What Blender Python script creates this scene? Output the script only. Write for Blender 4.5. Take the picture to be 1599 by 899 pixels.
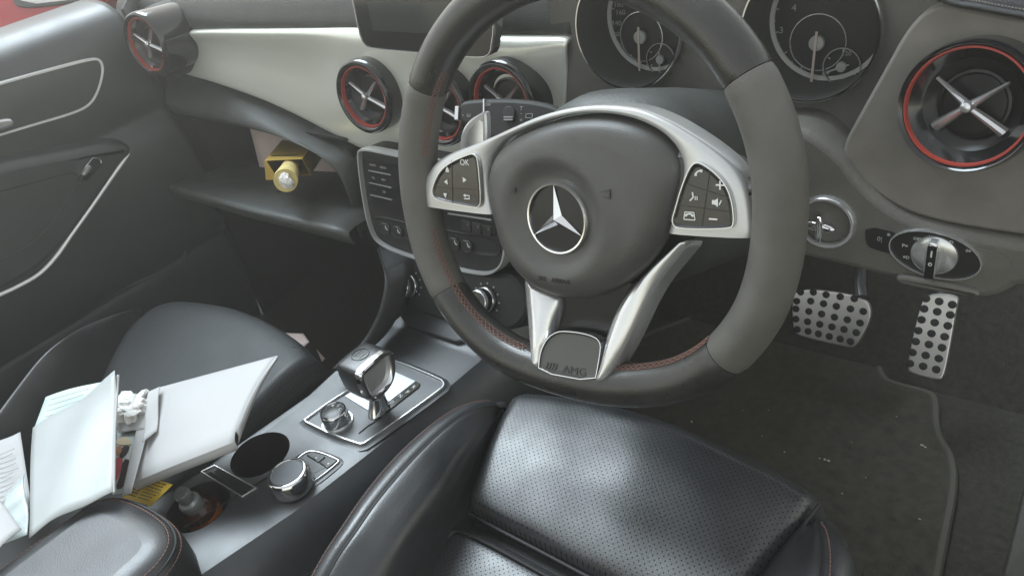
import bpy, bmesh, math, random
from mathutils import Vector, Matrix
random.seed(7)
for o in list(bpy.data.objects): bpy.data.objects.remove(o)
SC = bpy.context.scene
COL = SC.collection

# ------------------------------------------------------------------ camera
CAM = Vector((0.33726, -0.40705, 0.28862))
RX = Vector((0.77885973, 0.59627107, -0.19452078))
RU = Vector((-0.21055394, 0.5407186, 0.81442644))
RF = Vector((-0.59079993, 0.59336684, -0.54669117))
FP = 1192.636
cd = bpy.data.cameras.new('camera'); cam = bpy.data.objects.new('camera', cd); COL.objects.link(cam)
cd.sensor_width = 36; cd.lens = FP / 1599 * 36; cd.clip_start = 0.02; cd.clip_end = 500
m = Matrix((RX, RU, -RF)).transposed().to_4x4(); m.translation = CAM
cam.matrix_world = m
SC.camera = cam

# ------------------------------------------------------------------ light
HAZE = .09
SUN_EL, SUN_AZ = 57, -70            # elevation, and azimuth measured from straight ahead (+Y) towards the right (+X)
wd = bpy.data.worlds.new('World'); SC.world = wd; wd.use_nodes = True
nt = wd.node_tree; nt.nodes.clear()
bgn = nt.nodes.new('ShaderNodeBackground'); sky = nt.nodes.new('ShaderNodeTexSky'); wo = nt.nodes.new('ShaderNodeOutputWorld')
sky.sky_type = 'NISHITA'; sky.sun_disc = False
sky.sun_elevation = math.radians(SUN_EL); sky.sun_rotation = math.radians(SUN_AZ)
sky.air_density = 1.0; sky.dust_density = 1.0
bgn.inputs['Strength'].default_value = 0.15
hs = nt.nodes.new('ShaderNodeHueSaturation'); hs.inputs['Saturation'].default_value = .42
mxs = nt.nodes.new('ShaderNodeMix'); mxs.data_type = 'RGBA'; mxs.blend_type = 'MULTIPLY'; mxs.inputs['Factor'].default_value = 1
mxs.inputs['B'].default_value = (1.0, .94, .80, 1)
nt.links.new(sky.outputs[0], hs.inputs['Color']); nt.links.new(hs.outputs[0], mxs.inputs['A']); nt.links.new(mxs.outputs['Result'], bgn.inputs[0]); nt.links.new(bgn.outputs[0], wo.inputs[0])
sl = bpy.data.lights.new('sun', 'SUN'); sun = bpy.data.objects.new('sun', sl); COL.objects.link(sun)
sl.energy = 1.9; sl.angle = math.radians(36); sl.color = (.72, .88, 1)
e, a = math.radians(SUN_EL), math.radians(SUN_AZ)
sd = Vector((math.sin(a) * math.cos(e), math.cos(a) * math.cos(e), math.sin(e)))
sun.rotation_euler = sd.to_track_quat('Z', 'Y').to_euler(); sun.location = sd * 5
SC.view_settings.view_transform = 'Standard'; SC.view_settings.look = 'None'
SC.view_settings.exposure = 1.2; SC.view_settings.gamma = 1
SC.render.engine = 'CYCLES'
SC.cycles.use_denoising = True
SC.cycles.max_bounces = 8; SC.cycles.sample_clamp_indirect = 4

# ------------------------------------------------------------------ measuring helpers
def ray(x, y): return RX * ((x - 799.5) / FP) - RU * ((y - 449.5) / FP) + RF
def pl(x, y, o, n):
    d = ray(x, y); return CAM + d * ((Vector(o) - CAM).dot(n) / d.dot(n))
def Z(x, y, c): return pl(x, y, (0, 0, c), Vector((0, 0, 1)))
def Y(x, y, c): return pl(x, y, (0, c, 0), Vector((0, 1, 0)))
def X(x, y, c): return pl(x, y, (c, 0, 0), Vector((1, 0, 0)))
def D(x, y, d): return CAM + ray(x, y) * d
# steering wheel frame
WU = Vector((0.99558765, 0.02853101, 0.08939364)); WV = Vector((-0.09383624, 0.30270948, 0.94845228)); WN = Vector((0, -0.95265574, 0.30405106))
def wv(u, v, w=0): return WU * u + WV * v + WN * w
def W2(x, y, w=0):
    p = pl(x, y, WN * w, WN); return (p.dot(WU), p.dot(WV))

# ------------------------------------------------------------------ materials
MATS = {}
def mat(name, col=(.5, .5, .5), rough=.5, metal=0, coat=0, spec=.5, bump=None, var=0, varscale=30, trans=0, ior=1.45, perf=0, rvar=0, coatr=.05, emit=None, sheen=0):
    M = bpy.data.materials.new(name); M.use_nodes = True
    N = M.node_tree.nodes; L = M.node_tree.links; b = N['Principled BSDF']
    b.inputs['Base Color'].default_value = (*col, 1); b.inputs['Roughness'].default_value = rough
    b.inputs['Metallic'].default_value = metal; b.inputs['Coat Weight'].default_value = coat; b.inputs['Coat Roughness'].default_value = coatr
    b.inputs['Specular IOR Level'].default_value = spec; b.inputs['IOR'].default_value = ior
    b.inputs['Transmission Weight'].default_value = trans
    if sheen: b.inputs['Sheen Weight'].default_value = sheen
    tc = N.new('ShaderNodeTexCoord')
    csock = None
    if var:
        n = N.new('ShaderNodeTexNoise'); n.inputs['Scale'].default_value = varscale; n.inputs['Detail'].default_value = 6
        L.new(tc.outputs['Object'], n.inputs['Vector'])
        r = N.new('ShaderNodeValToRGB'); r.color_ramp.elements[0].position = .3; r.color_ramp.elements[1].position = .7
        r.color_ramp.elements[0].color = (*[c * (1 - var) for c in col], 1); r.color_ramp.elements[1].color = (*[min(1, c * (1 + var)) for c in col], 1)
        L.new(n.outputs['Fac'], r.inputs['Fac']); csock = r.outputs['Color']
        L.new(csock, b.inputs['Base Color'])
    if rvar:
        n = N.new('ShaderNodeTexNoise'); n.inputs['Scale'].default_value = 22; n.inputs['Detail'].default_value = 5
        L.new(tc.outputs['Object'], n.inputs['Vector'])
        mr = N.new('ShaderNodeMapRange'); mr.inputs['From Min'].default_value = .3; mr.inputs['From Max'].default_value = .7
        mr.inputs['To Min'].default_value = rough - rvar; mr.inputs['To Max'].default_value = rough + rvar
        L.new(n.outputs['Fac'], mr.inputs['Value']); L.new(mr.outputs[0], b.inputs['Roughness'])
    h = None
    if bump:
        kind, sc, st = bump
        if kind == 'grain':
            v = N.new('ShaderNodeTexVoronoi'); v.inputs['Scale'].default_value = sc; v.feature = 'SMOOTH_F1'
            L.new(tc.outputs['Object'], v.inputs['Vector']); h = v.outputs['Distance']
        else:
            v = N.new('ShaderNodeTexNoise'); v.inputs['Scale'].default_value = sc; v.inputs['Detail'].default_value = 4
            L.new(tc.outputs['Object'], v.inputs['Vector']); h = v.outputs['Fac']
        bp = N.new('ShaderNodeBump'); bp.inputs['Strength'].default_value = st; bp.inputs['Distance'].default_value = .001
        L.new(h, bp.inputs['Height']); L.new(bp.outputs[0], b.inputs['Normal'])
    if perf:
        sp = N.new('ShaderNodeSeparateXYZ'); L.new(tc.outputs['Object'], sp.inputs[0])
        cs = []
        for k in range(2):
            mu = N.new('ShaderNodeMath'); mu.operation = 'MULTIPLY'; mu.inputs[1].default_value = 2 * math.pi / perf
            L.new(sp.outputs[k], mu.inputs[0])
            c = N.new('ShaderNodeMath'); c.operation = 'COSINE'; L.new(mu.outputs[0], c.inputs[0]); cs.append(c)
        pr = N.new('ShaderNodeMath'); pr.operation = 'MULTIPLY'; L.new(cs[0].outputs[0], pr.inputs[0]); L.new(cs[1].outputs[0], pr.inputs[1])
        gt = N.new('ShaderNodeMapRange'); gt.inputs['From Min'].default_value = .72; gt.inputs['From Max'].default_value = .9
        L.new(pr.outputs[0], gt.inputs['Value'])
        mx = N.new('ShaderNodeMix'); mx.data_type = 'RGBA'
        L.new(gt.outputs[0], mx.inputs['Factor'])
        if csock: L.new(csock, mx.inputs['A'])
        else: mx.inputs['A'].default_value = (*col, 1)
        mx.inputs['B'].default_value = (.012, .009, .008, 1)
        L.new(mx.outputs['Result'], b.inputs['Base Color'])
        sm = N.new('ShaderNodeMapRange'); sm.inputs['To Min'].default_value = spec; sm.inputs['To Max'].default_value = 0.02
        L.new(gt.outputs[0], sm.inputs['Value']); L.new(sm.outputs[0], b.inputs['Specular IOR Level'])
    if emit:
        b.inputs['Emission Color'].default_value = (*emit[0], 1); b.inputs['Emission Strength'].default_value = emit[1]
    MATS[name] = M; return M
LEATHER = mat('black_leather', (.020, .022, .025), .38, spec=1.0, bump=('grain', 850, .16), rvar=.07, var=.25)
PERF = mat('perforated_leather', (.026, .028, .031), .39, spec=1.0, bump=('grain', 850, .14), perf=.0062, rvar=.07, var=.2)
PLASTIC = mat('dark_soft_plastic', (.028, .032, .036), .40, spec=1.0, bump=('grain', 900, .15), rvar=.05, var=.15)
DASHP = mat('dash_soft_plastic', (.05, .053, .05), .5, bump=('grain', 600, .3), rvar=.05, var=.12)
DASHR = mat('veil_lightened_leather', (.19, .178, .160), .55, bump=('grain', 1100, .15), rvar=.05, var=.12)  # veiling glare on the driver's side is lightened into this base colour
KNEE = mat('veil_lightened_plastic', (.135, .130, .118), .55, bump=('grain', 700, .3), rvar=.05, var=.12)  # base paler than the plastic itself, standing in for veiling glare
DARKP = mat('black_plastic', (.016, .016, .016), .6, var=.2)
PIANO = mat('piano_black', (.008, .008, .009), .12, coat=.6)
BLACKG = mat('satin_black', (.012, .012, .013), .3)
TRIM = mat('satin_silver_trim', (.78, .79, .72), .30, metal=.35, rvar=.02)
SILVER = mat('silver_plastic', (.60, .61, .61), .34, metal=.6, rvar=.05)
CHROME = mat('chrome', (.82, .83, .84), .1, metal=1)
SATCH = mat('satin_chrome', (.74, .75, .76), .24, metal=.8)
RED = mat('red_ring', (.40, .06, .045), .4)
GRIP = mat('grey_suede_grip', (.105, .101, .090), .55, bump=('grain', 1300, .2), var=.14, rvar=.08)
WLEATH = mat('wheel_smooth_leather', (.024, .023, .021), .30, spec=.8, bump=('grain', 900, .15), rvar=.06, var=.2)
AIRB = mat('airbag_cover', (.065, .064, .060), .40, spec=.8, bump=('grain', 1300, .15), rvar=.04, var=.1)
STITCH = mat('red_thread', (.20, .11, .09), .8)
GREYST = mat('grey_thread', (.22, .19, .17), .8)
PIPING = mat('seam_piping', (.02, .02, .021), .4)
SCREEN = mat('screen_glass', (.03, .035, .035), .12, coat=.3)
DIAL = mat('dial_face', (.02, .02, .02), .5)
DIALRING = mat('dial_ring', (.42, .42, .4), .5)
WHITEP = mat('white_print', (.7, .7, .68), .6)
GREYPR = mat('grey_print', (.35, .35, .34), .6)
NEEDLE = mat('needle', (.5, .42, .38), .5)
ALU = mat('brushed_aluminium', (.62, .6, .57), .34, metal=.9, bump=('noise', 400, .1), rvar=.06)
CARPET = mat('floor_carpet', (.036, .033, .025), .95, bump=('noise', 900, .8), var=.35, varscale=120)
MATM = mat('floor_mat', (.042, .039, .029), .95, bump=('noise', 700, .9), var=.3, varscale=90)
MATE = mat('mat_binding', (.075, .07, .054), .85, bump=('noise', 700, .4))
GRIT = mat('grit', (.4, .37, .3), .9)
PAPER = mat('white_paper', (.48, .48, .48), .75, var=.04, varscale=8, bump=('noise', 40, .35))
PAPER2 = mat('glossy_white_sheet', (.45, .475, .475), .42, var=.05, varscale=14, bump=('noise', 28, .5))
MINT = mat('pale_green_sheet', (.58, .7, .66), .6, var=.08, varscale=25)
SLEEVE = mat('clear_plastic_sleeve', (.55, .62, .62), .2, coat=.3, var=.2, varscale=30)
TISSUE = mat('crumpled_tissue', (.75, .74, .71), .9, bump=('noise', 90, .6))
YELLOW = mat('yellow_card', (.62, .42, .03), .6, var=.08)
YBOX = mat('yellow_box_card', (.42, .28, .05), .55, var=.1)
YDARK = mat('yellow_box_print', (.08, .06, .02), .6)
CREAM = mat('cream_roll', (.62, .5, .2), .7, var=.15, varscale=60)
PINK = mat('pinkish_grey_paper', (.62, .50, .46), .8, var=.08)
AMBER = mat('amber_glass', (.07, .018, .006), .08, coat=.5, var=.5, varscale=60)
ORANGE = mat('orange_band', (.75, .18, .02), .4)
REDCAR = mat('red_car_paint', (.45, .02, .03), .25, coat=.8)
MIRGL = mat('mirror_glass', (.75, .75, .72), .15, metal=.6)
HATM = mat('printed_straw_hat', (.62, .5, .34), .6)
SKINP = mat('printed_skin', (.42, .2, .1), .6)
HAIRP = mat('printed_dark_hair', (.03, .02, .02), .6)
REDP = mat('printed_red_cloth', (.5, .08, .09), .6)
SKYP = mat('printed_pale_sky', (.5, .58, .56), .5)
MAROON = mat('maroon_mat', (.08, .02, .022), .7)
GATEM = mat('gate_plate', (.40, .43, .45), .35, metal=.6)
BRIGHT = mat('bright_trim', (.90, .90, .90), .22, metal=.35)
CAPM = mat('grey_knob_cap', (.16, .17, .18), .35, metal=.2)
BADGE = mat('badge_plate_grey', (.085, .085, .08), .3, metal=.3)
GREYB = mat('grey_glossy_button', (.03, .03, .03), .3)

# ------------------------------------------------------------------ building helpers
ORG = {}
def finish(name, bm, material, parent=None, loc=None, sharp=.62, smooth=True, solid=0):
    bmesh.ops.remove_doubles(bm, verts=bm.verts, dist=1e-6)
    bmesh.ops.recalc_face_normals(bm, faces=bm.faces) if not getattr(bm, 'keepn', False) else None
    for f in bm.faces: f.smooth = smooth
    for ed in bm.edges:
        if len(ed.link_faces) == 2 and ed.calc_face_angle(0) > sharp: ed.smooth = False
    if parent is not None: org = ORG[parent.name]
    elif loc is not None: org = Vector(loc)
    else:
        vs = [v.co for v in bm.verts]
        org = Vector(((min(v.x for v in vs) + max(v.x for v in vs)) / 2, (min(v.y for v in vs) + max(v.y for v in vs)) / 2, min(v.z for v in vs)))
    bmesh.ops.translate(bm, verts=bm.verts, vec=-org)
    me = bpy.data.meshes.new(name); bm.to_mesh(me); bm.free()
    o = bpy.data.objects.new(name, me); COL.objects.link(o)
    for mm in (material if isinstance(material, (list, tuple)) else [material]): me.materials.append(mm)
    if parent is not None: o.parent = parent
    else: o.location = org
    ORG[o.name] = org
    if solid:
        s = o.modifiers.new('thickness', 'SOLIDIFY'); s.thickness = abs(solid); s.offset = -1 if solid > 0 else 1
    return o
def thing(name, label, cat, loc, group=None):
    o = bpy.data.objects.new(name, None); COL.objects.link(o); o.location = loc; o.empty_display_size = .02
    o['label'] = label; o['category'] = cat
    if group: o['group'] = group
    ORG[o.name] = Vector(loc); return o
def tag(o, label, cat, group=None):
    o['label'] = label; o['category'] = cat
    if group: o['group'] = group
    return o
def cr(p0, p1, p2, p3, t):
    return .5 * ((2 * p1) + (p2 - p0) * t + (2 * p0 - 5 * p1 + 4 * p2 - p3) * t * t + (3 * p1 - p0 - 3 * p2 + p3) * t ** 3)
def spline(P, n=6, closed=False):
    P = [Vector(p) for p in P]; out = []; L = len(P)
    if L < 3 and not closed:
        return [P[0].lerp(P[-1], i / n) for i in range(n + 1)]
    for i in range(L if closed else L - 1):
        if closed: q = [P[(i + k) % L] for k in (-1, 0, 1, 2)]
        else:
            q = [P[i - 1] if i else 2 * P[0] - P[1], P[i], P[i + 1], P[i + 2] if i + 2 < L else 2 * P[-1] - P[-2]]
        for k in range(n): out.append(cr(*q, k / n))
    if not closed: out.append(P[-1].copy())
    return out
def chaikin(P, it=2, closed=True):
    P = [Vector(p) for p in P]
    for _ in range(it):
        q = []
        n = len(P)
        for i in range(n if closed else n - 1):
            a, b = P[i], P[(i + 1) % n]
            q += [a.lerp(b, .25), a.lerp(b, .75)]
        P = q
    return P
def grid(rows, bm=None, closed_u=False, closed_v=False, matidx=0, flip=False):
    bm = bm or bmesh.new()
    V = [[bm.verts.new(p) for p in r] for r in rows]
    nr = len(V); nc = len(V[0])
    for i in range(nr if closed_v else nr - 1):
        for j in range(nc if closed_u else nc - 1):
            a, b, c, d = V[i][j], V[i][(j + 1) % nc], V[(i + 1) % nr][(j + 1) % nc], V[(i + 1) % nr][j]
            try:
                f = bm.faces.new((d, c, b, a) if flip else (a, b, c, d)); f.material_index = matidx
            except ValueError: pass
    return bm
def surf(rows, nu=5, nv=5, bm=None, closed_u=False):
    rr = [spline(r, nu, closed_u) for r in rows]
    cols = [spline([r[j] for r in rr], nv) for j in range(len(rr[0]))]
    return grid([[cols[j][i] for j in range(len(cols))] for i in range(len(cols[0]))], bm, closed_u)
def tube(path, r, segs=10, closed=False, bm=None, caps=True, sq=None):
    bm = bm or bmesh.new(); P = [Vector(p) for p in path]; n = len(P)
    R = r if isinstance(r, (list, tuple)) else [r] * n
    rings = []; N = None
    for i in range(n):
        a = P[(i - 1) % n] if closed or i else P[0]; b = P[(i + 1) % n] if closed or i < n - 1 else P[-1]
        t = (b - a).normalized()
        if N is None:
            N = t.orthogonal().normalized() if sq is None else (Vector(sq) - t * t.dot(Vector(sq))).normalized()
        else: N = (N - t * t.dot(N)).normalized()
        B = t.cross(N)
        rings.append([P[i] + (N * math.cos(2 * math.pi * k / segs) + B * math.sin(2 * math.pi * k / segs)) * R[i] for k in range(segs)])
    grid(rings, bm, True, closed)
    if caps and not closed:
        bm.verts.ensure_lookup_table()
        for rg in (rings[0], rings[-1]):
            try: bm.faces.new([bm.verts.new(p) for p in rg])
            except ValueError: pass
    return bm
class Fr:                                    # a flat frame: origin and two axes, normal towards the viewer
    def __init__(s, o, u, v):
        s.o = Vector(o); s.u = Vector(u).normalized(); v = Vector(v); s.n = s.u.cross(v).normalized(); s.v = s.n.cross(s.u).normalized()
    def p(s, a, b, c=0): return s.o + s.u * a + s.v * b + s.n * c
    def px(s, x, y, w=0):
        q = pl(x, y, s.o + s.n * w, s.n) - s.o; return Vector((q.dot(s.u), q.dot(s.v)))
    def mat(s, a=0, b=0, c=0, ang=0):
        M = Matrix((s.u, s.v, s.n)).transposed().to_4x4(); M.translation = s.p(a, b, c)
        return M @ Matrix.Rotation(ang, 4, 'Z')
def area(P): return sum(P[i].x * P[(i + 1) % len(P)].y - P[(i + 1) % len(P)].x * P[i].y for i in range(len(P)))
def inset(P, d):
    n = len(P); out = []
    for i in range(n):
        a, b, c = P[i - 1], P[i], P[(i + 1) % n]
        e1 = (b - a); e2 = (c - b)
        if e1.length < 1e-9 or e2.length < 1e-9: out.append(b.copy()); continue
        e1.normalize(); e2.normalize()
        n1 = Vector((-e1.y, e1.x)); n2 = Vector((-e2.y, e2.x)); nn = n1 + n2
        if nn.length < 1e-6: out.append(b + n1 * d); continue
        nn.normalize(); k = max(.5, nn.dot(n1)); out.append(b + nn * (d / k))
    return out
def plate(P, fr, prof, bm=None, base=None):
    """raised shape: outline P (2D in frame fr); prof = [(inset, height), ...] from the foot to the top, capped"""
    bm = bm or bmesh.new(); P = [Vector((p[0], p[1])) for p in P]
    if area(P) < 0: P = P[::-1]
    if len(prof) > 2: prof = list(prof) + [(prof[-1][0] + .0005, prof[-1][1])]
    rings = [[fr.p(q.x, q.y, h) for q in inset(P, d)] for d, h in prof]
    V = [[bm.verts.new(p) for p in r] for r in rings]; n = len(P)
    for i in range(len(V) - 1):
        for j in range(n):
            bm.faces.new((V[i][j], V[i][(j + 1) % n], V[i + 1][(j + 1) % n], V[i + 1][j]))
    bm.faces.new(V[-1])
    if base: bm.faces.new(V[0][::-1])
    return bm
def rnd(h, r, n=4, foot=0):                  # rounded-over edge profile, height h, radius r
    return [(0, foot)] + [(r * (1 - math.cos(math.pi / 2 * k / n)), h - r + r * math.sin(math.pi / 2 * k / n)) for k in range(n + 1)]
def band(P, fr, w, h, h0=0, bm=None):        # closed raised band that follows an outline, w wide inwards
    bm = bm or bmesh.new(); P = [Vector((p[0], p[1])) for p in P]
    if area(P) < 0: P = P[::-1]
    prof = [(0, h0), (0, h * .6 + h0 * .4), (w * .25, h), (w * .75, h), (w, h * .6 + h0 * .4), (w, h0)]
    return grid([[fr.p(q.x, q.y, hh) for q in inset(P, d)] for d, hh in prof], bm, True)
def circ(r, n=40, cx=0, cy=0, ry=None): return [Vector((cx + r * math.cos(2 * math.pi * k / n), cy + (ry or r) * math.sin(2 * math.pi * k / n))) for k in range(n)]
def lathe(prof, fr, n=48, cx=0, cy=0, bm=None, cap=True, wob=None):
    bm = bm or bmesh.new()
    rings = [[fr.p(cx + r * math.cos(2 * math.pi * k / n), cy + r * math.sin(2 * math.pi * k / n), h) for k in range(n)] for r, h in prof]
    V = [[bm.verts.new(p) for p in r] for r in rings]
    for i in range(len(V) - 1):
        for j in range(n): bm.faces.new((V[i][j], V[i][(j + 1) % n], V[i + 1][(j + 1) % n], V[i + 1][j]))
    if cap: bm.faces.new(V[-1])
    return bm
def text(s, size, M, bm=None, ext=.00015, align='CENTER', squash=1):
    bm = bm or bmesh.new()
    c = bpy.data.curves.new('t', 'FONT'); c.body = s; c.size = size; c.extrude = ext; c.align_x = align; c.align_y = 'CENTER'; c.resolution_u = 3
    o = bpy.data.objects.new('t', c); COL.objects.link(o)
    dg = bpy.context.evaluated_depsgraph_get(); me = bpy.data.meshes.new_from_object(o.evaluated_get(dg))
    me.transform(M @ Matrix.Diagonal((squash, 1, 1, 1))); bm.from_mesh(me)
    bpy.data.objects.remove(o); bpy.data.curves.remove(c); bpy.data.meshes.remove(me)
    return bm
def poly(P, fr, h0, h1, bm=None):
    return plate(P, fr, [(0, h0), (0, h1)], bm)
def line2(a, b, w, fr, h0, h1, bm=None):
    a = Vector((a[0], a[1])); b = Vector((b[0], b[1])); d = (b - a).normalized(); n = Vector((-d.y, d.x)) * w / 2
    return poly([a - n, b - n, b + n, a + n], fr, h0, h1, bm)
def box(c, s, bm=None, rot=None, bev=0):
    b2 = bmesh.new(); bmesh.ops.create_cube(b2, size=1, matrix=Matrix.Translation(c) @ (rot or Matrix.Identity(4)) @ Matrix.Diagonal((*s, 1)))
    if bev: bmesh.ops.bevel(b2, geom=b2.edges[:], offset=bev, segments=3, affect='EDGES', profile=.5)
    if bm is None: return b2
    me = bpy.data.meshes.new('x'); b2.to_mesh(me); b2.free(); bm.from_mesh(me); bpy.data.meshes.remove(me); return bm
def carve(bm, cutters):                       # cut closed shapes out of a closed body
    me = bpy.data.meshes.new('c'); bmesh.ops.recalc_face_normals(bm, faces=bm.faces); bm.to_mesh(me); bm.free()
    o = bpy.data.objects.new('c', me); COL.objects.link(o); tmp = [o]
    for cb in cutters:
        cm = bpy.data.meshes.new('k'); bmesh.ops.recalc_face_normals(cb, faces=cb.faces); cb.to_mesh(cm); cb.free()
        k = bpy.data.objects.new('k', cm); COL.objects.link(k); tmp.append(k)
        md = o.modifiers.new('b', 'BOOLEAN'); md.operation = 'DIFFERENCE'; md.object = k; md.solver = 'EXACT'
    dg = bpy.context.evaluated_depsgraph_get(); r = bpy.data.meshes.new_from_object(o.evaluated_get(dg))
    out = bmesh.new(); out.from_mesh(r)
    for t in tmp: bpy.data.objects.remove(t)
    return out
def struct(o): o['kind'] = 'structure'; return o

# ================================================================== THE CAR'S SHELL
floor = struct(finish('floor', grid([[(-1.2, -1.4, -.545), (-.2, -1.4, -.545), (.42, -1.4, -.545)], [(-1.2, .52, -.545), (-.2, .52, -.545), (.42, .52, -.545)], [(-1.2, .86, -.27), (-.2, .86, -.27), (.42, .86, -.27)], [(-1.2, .95, .05), (-.2, .95, .05), (.42, .95, .05)]]), CARPET))
# driver side sill and kick panel
ds = thing('door_sill', 'dark scuffed sill trim beside the driver floor mat', 'door sill', (.38, .1, -.5))
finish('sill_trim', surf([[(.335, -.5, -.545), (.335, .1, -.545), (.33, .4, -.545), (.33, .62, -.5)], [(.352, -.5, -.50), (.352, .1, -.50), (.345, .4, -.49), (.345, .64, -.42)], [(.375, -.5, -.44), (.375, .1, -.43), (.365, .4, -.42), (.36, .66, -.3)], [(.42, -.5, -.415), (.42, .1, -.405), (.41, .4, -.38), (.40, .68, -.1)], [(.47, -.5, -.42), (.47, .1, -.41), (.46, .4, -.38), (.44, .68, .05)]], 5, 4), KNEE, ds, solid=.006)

# ================================================================== DASHBOARD
dash = thing('dashboard', 'dark soft dashboard with silver trim panel and round red-ringed air vents', 'dashboard', (-.36, .4, -.1))
prof = [(.95, .19), (.7, .185), (.5, .165), (.36, .135), (.285, .10), (.263, .075), (.258, .052), (.275, .04)]
xs = [-1.16, -1.0, -.8, -.6, -.4, -.2, -.15]
finish('dash_pad', surf([[(x, y, z) for x in xs] for y, z in prof], 3, 5), DASHP, dash, solid=.006)
# raised top pad above the driver, with a stitched edge
top_px = [(1380, -60), (1470, 0), (1530, 14), (1599, 27), (1680, 40)]
tp = [Y(x, y, .225) for x, y in top_px]
finish('dash_pad', surf([[p + Vector((0, .5, .09)) for p in tp], [p + Vector((0, .2, .06)) for p in tp], [p + Vector((0, .05, .022)) for p in tp], [p + Vector((0, .01, .006)) for p in tp], tp, [p + Vector((0, .012, -.006)) for p in tp]], 4, 5), LEATHER, dash, solid=.006)
bm = bmesh.new()
for dz in (.004, .009):
    sp = spline([p + Vector((0, -.0005 + .9 * dz, dz)) for p in tp], 26)
    for i in range(0, len(sp) - 1, 2): tube([sp[i], sp[i + 1]], .0006, 5, bm=bm)
finish('stitching', bm, GREYST, dash)
# silver trim panel
cols_t = [(272, 50), (330, 47), (400, 46), (480, 45), (560, 44), (640, 50), (700, 54), (760, 56), (820, 57), (872, 58), (884, 61)]
cols_b = [(276, 114), (330, 130), (400, 155), (460, 182), (520, 213), (575, 240), (640, 252), (700, 256), (760, 258), (850, 255), (872, 240)]
T0 = [Y(x, y, .25) for x, y in cols_t]; B0 = [Y(x, y, .25) for x, y in cols_b]
rows = []
for k, t in enumerate([0, .03, .1, .3, .5, .75, .95, 1]):
    dy = [.014, .002, 0, .006, .006, .0, -.002, .012][k]
    rows.append([T0[i].lerp(B0[i], t) + Vector((0, dy - (.012 if 3 < i < 9 and 1 < k < 7 else 0) * math.sin(math.pi * t), 0)) for i in range(len(T0))])
finish('trim_panel', surf(rows, 5, 4), TRIM, dash, solid=.005)
# lower pad under the trim
lb = [(206, 150), (240, 172), (300, 183), (370, 196), (430, 207), (478, 221), (512, 241), (537, 268), (552, 300), (564, 336), (574, 368)]
lt = [(262, 112), (290, 118), (330, 130), (395, 154), (450, 177), (500, 203), (535, 220), (562, 236), (576, 264), (584, 300), (592, 338)]
Lt = [Y(x, y, .258) for x, y in lt]; Lb = [Y(x, y, .232) for x, y in lb]
Lt[0].x = -1.06; Lb[0].x = -1.09
rows = []
for k, t in enumerate([0, .08, .3, .6, .88, 1, 1.0]):
    dy = [.01, -.008, -.026, -.028, -.012, .006, .04][k]
    rows.append([Lt[i].lerp(Lb[i], t) + Vector((0, dy, -.004 if k == 6 else 0)) for i in range(len(Lt))])
finish('lower_pad', surf(rows, 5, 4), DASHP, dash, solid=.004)
# end of the dash by the passenger door, behind the outer vent
finish('end_cap', surf([[(-1.12, .30, .07), (-.97, .262, .075), (-.90, .262, .062)], [(-1.12, .29, .04), (-.99, .246, .04), (-.915, .262, .02)], [(-1.10, .28, -.01), (-1.0, .25, -.01), (-.94, .262, -.02)], [(-1.09, .28, -.07), (-1.04, .255, -.065), (-.98, .262, -.05)]], 5, 4), DASHP, dash, solid=.004)
# open glove box
gb = bmesh.new()
def quad(b, *p):
    b.faces.new([b.verts.new(q) for q in p])
gx0, gx1 = -1.02, -.575
quad(gb, (gx0, .24, -.10), (gx0, .50, -.10), (gx0, .50, -.30), (gx0, .27, -.30))
quad(gb, (gx1, .24, -.12), (gx1, .27, -.30), (gx1, .50, -.30), (gx1, .50, -.10))
quad(gb, (gx0, .50, -.10), (gx1, .50, -.10), (gx1, .50, -.30), (gx0, .50, -.30))
quad(gb, (gx0, .24, -.095), (gx1, .24, -.105), (gx1, .50, -.10), (gx0, .50, -.10))
quad(gb, (gx0, .27, -.30), (gx0, .50, -.30), (gx1, .50, -.30), (gx1, .27, -.30))
finish('glovebox_recess', gb, DARKP, dash, smooth=False, solid=.004)
A, Bq = Z(253, 290, -.2), Z(546, 367, -.2)
C2, D2 = Vector((gx1 - .0, .36, -.235)), Vector((gx0 + .01, .36, -.235))
lid = surf([[A + Vector((0, .004, -.017)), A.lerp(Bq, .5) + Vector((0, 0, -.017)), Bq + Vector((0, .004, -.017))], [A, A.lerp(Bq, .5) + Vector((0, -.006, 0)), Bq], [A.lerp(D2, .08) + Vector((0, 0, .004)), (A.lerp(D2, .08) + Bq.lerp(C2, .08)) / 2 + Vector((0, 0, .004)), Bq.lerp(C2, .08) + Vector((0, 0, .004))], [A.lerp(D2, .5), (A.lerp(D2, .5) + Bq.lerp(C2, .5)) / 2, Bq.lerp(C2, .5)], [D2, (C2 + D2) / 2, C2]], 6, 4)
gl = finish('glovebox_lid', lid, DASHP, dash, solid=.002)
def lidpt(x, y, w=0): return pl(x, y, A + Vector((0, 0, w)), (Bq - A).cross(D2 - A).normalized())
for x, y in ((434, 304), (492, 314)):
    p = lidpt(x, y); finish('clip', tube([p + Vector((0, 0, -.004)), p + Vector((0, 0, .004))], .007, 12), DARKP, gl)
# footwell walls hidden in the dark
finish('footwell_lining', surf([[(-1.09, .30, -.304), (-.8, .30, -.304), (-.46, .30, -.304)], [(-1.09, .48, -.36), (-.8, .50, -.36), (-.46, .50, -.36)], [(-1.09, .56, -.46), (-.8, .58, -.46), (-.46, .58, -.46)], [(-1.09, .50, -.55), (-.8, .51, -.55), (-.46, .51, -.55)]], 4, 4), DARKP, dash)
# cross-car body behind the console and the wheel
finish('inner_body', box(Vector((-.36, .42, -.12)), Vector((.40, .26, .30)), bev=.02), DARKP, dash)

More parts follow.
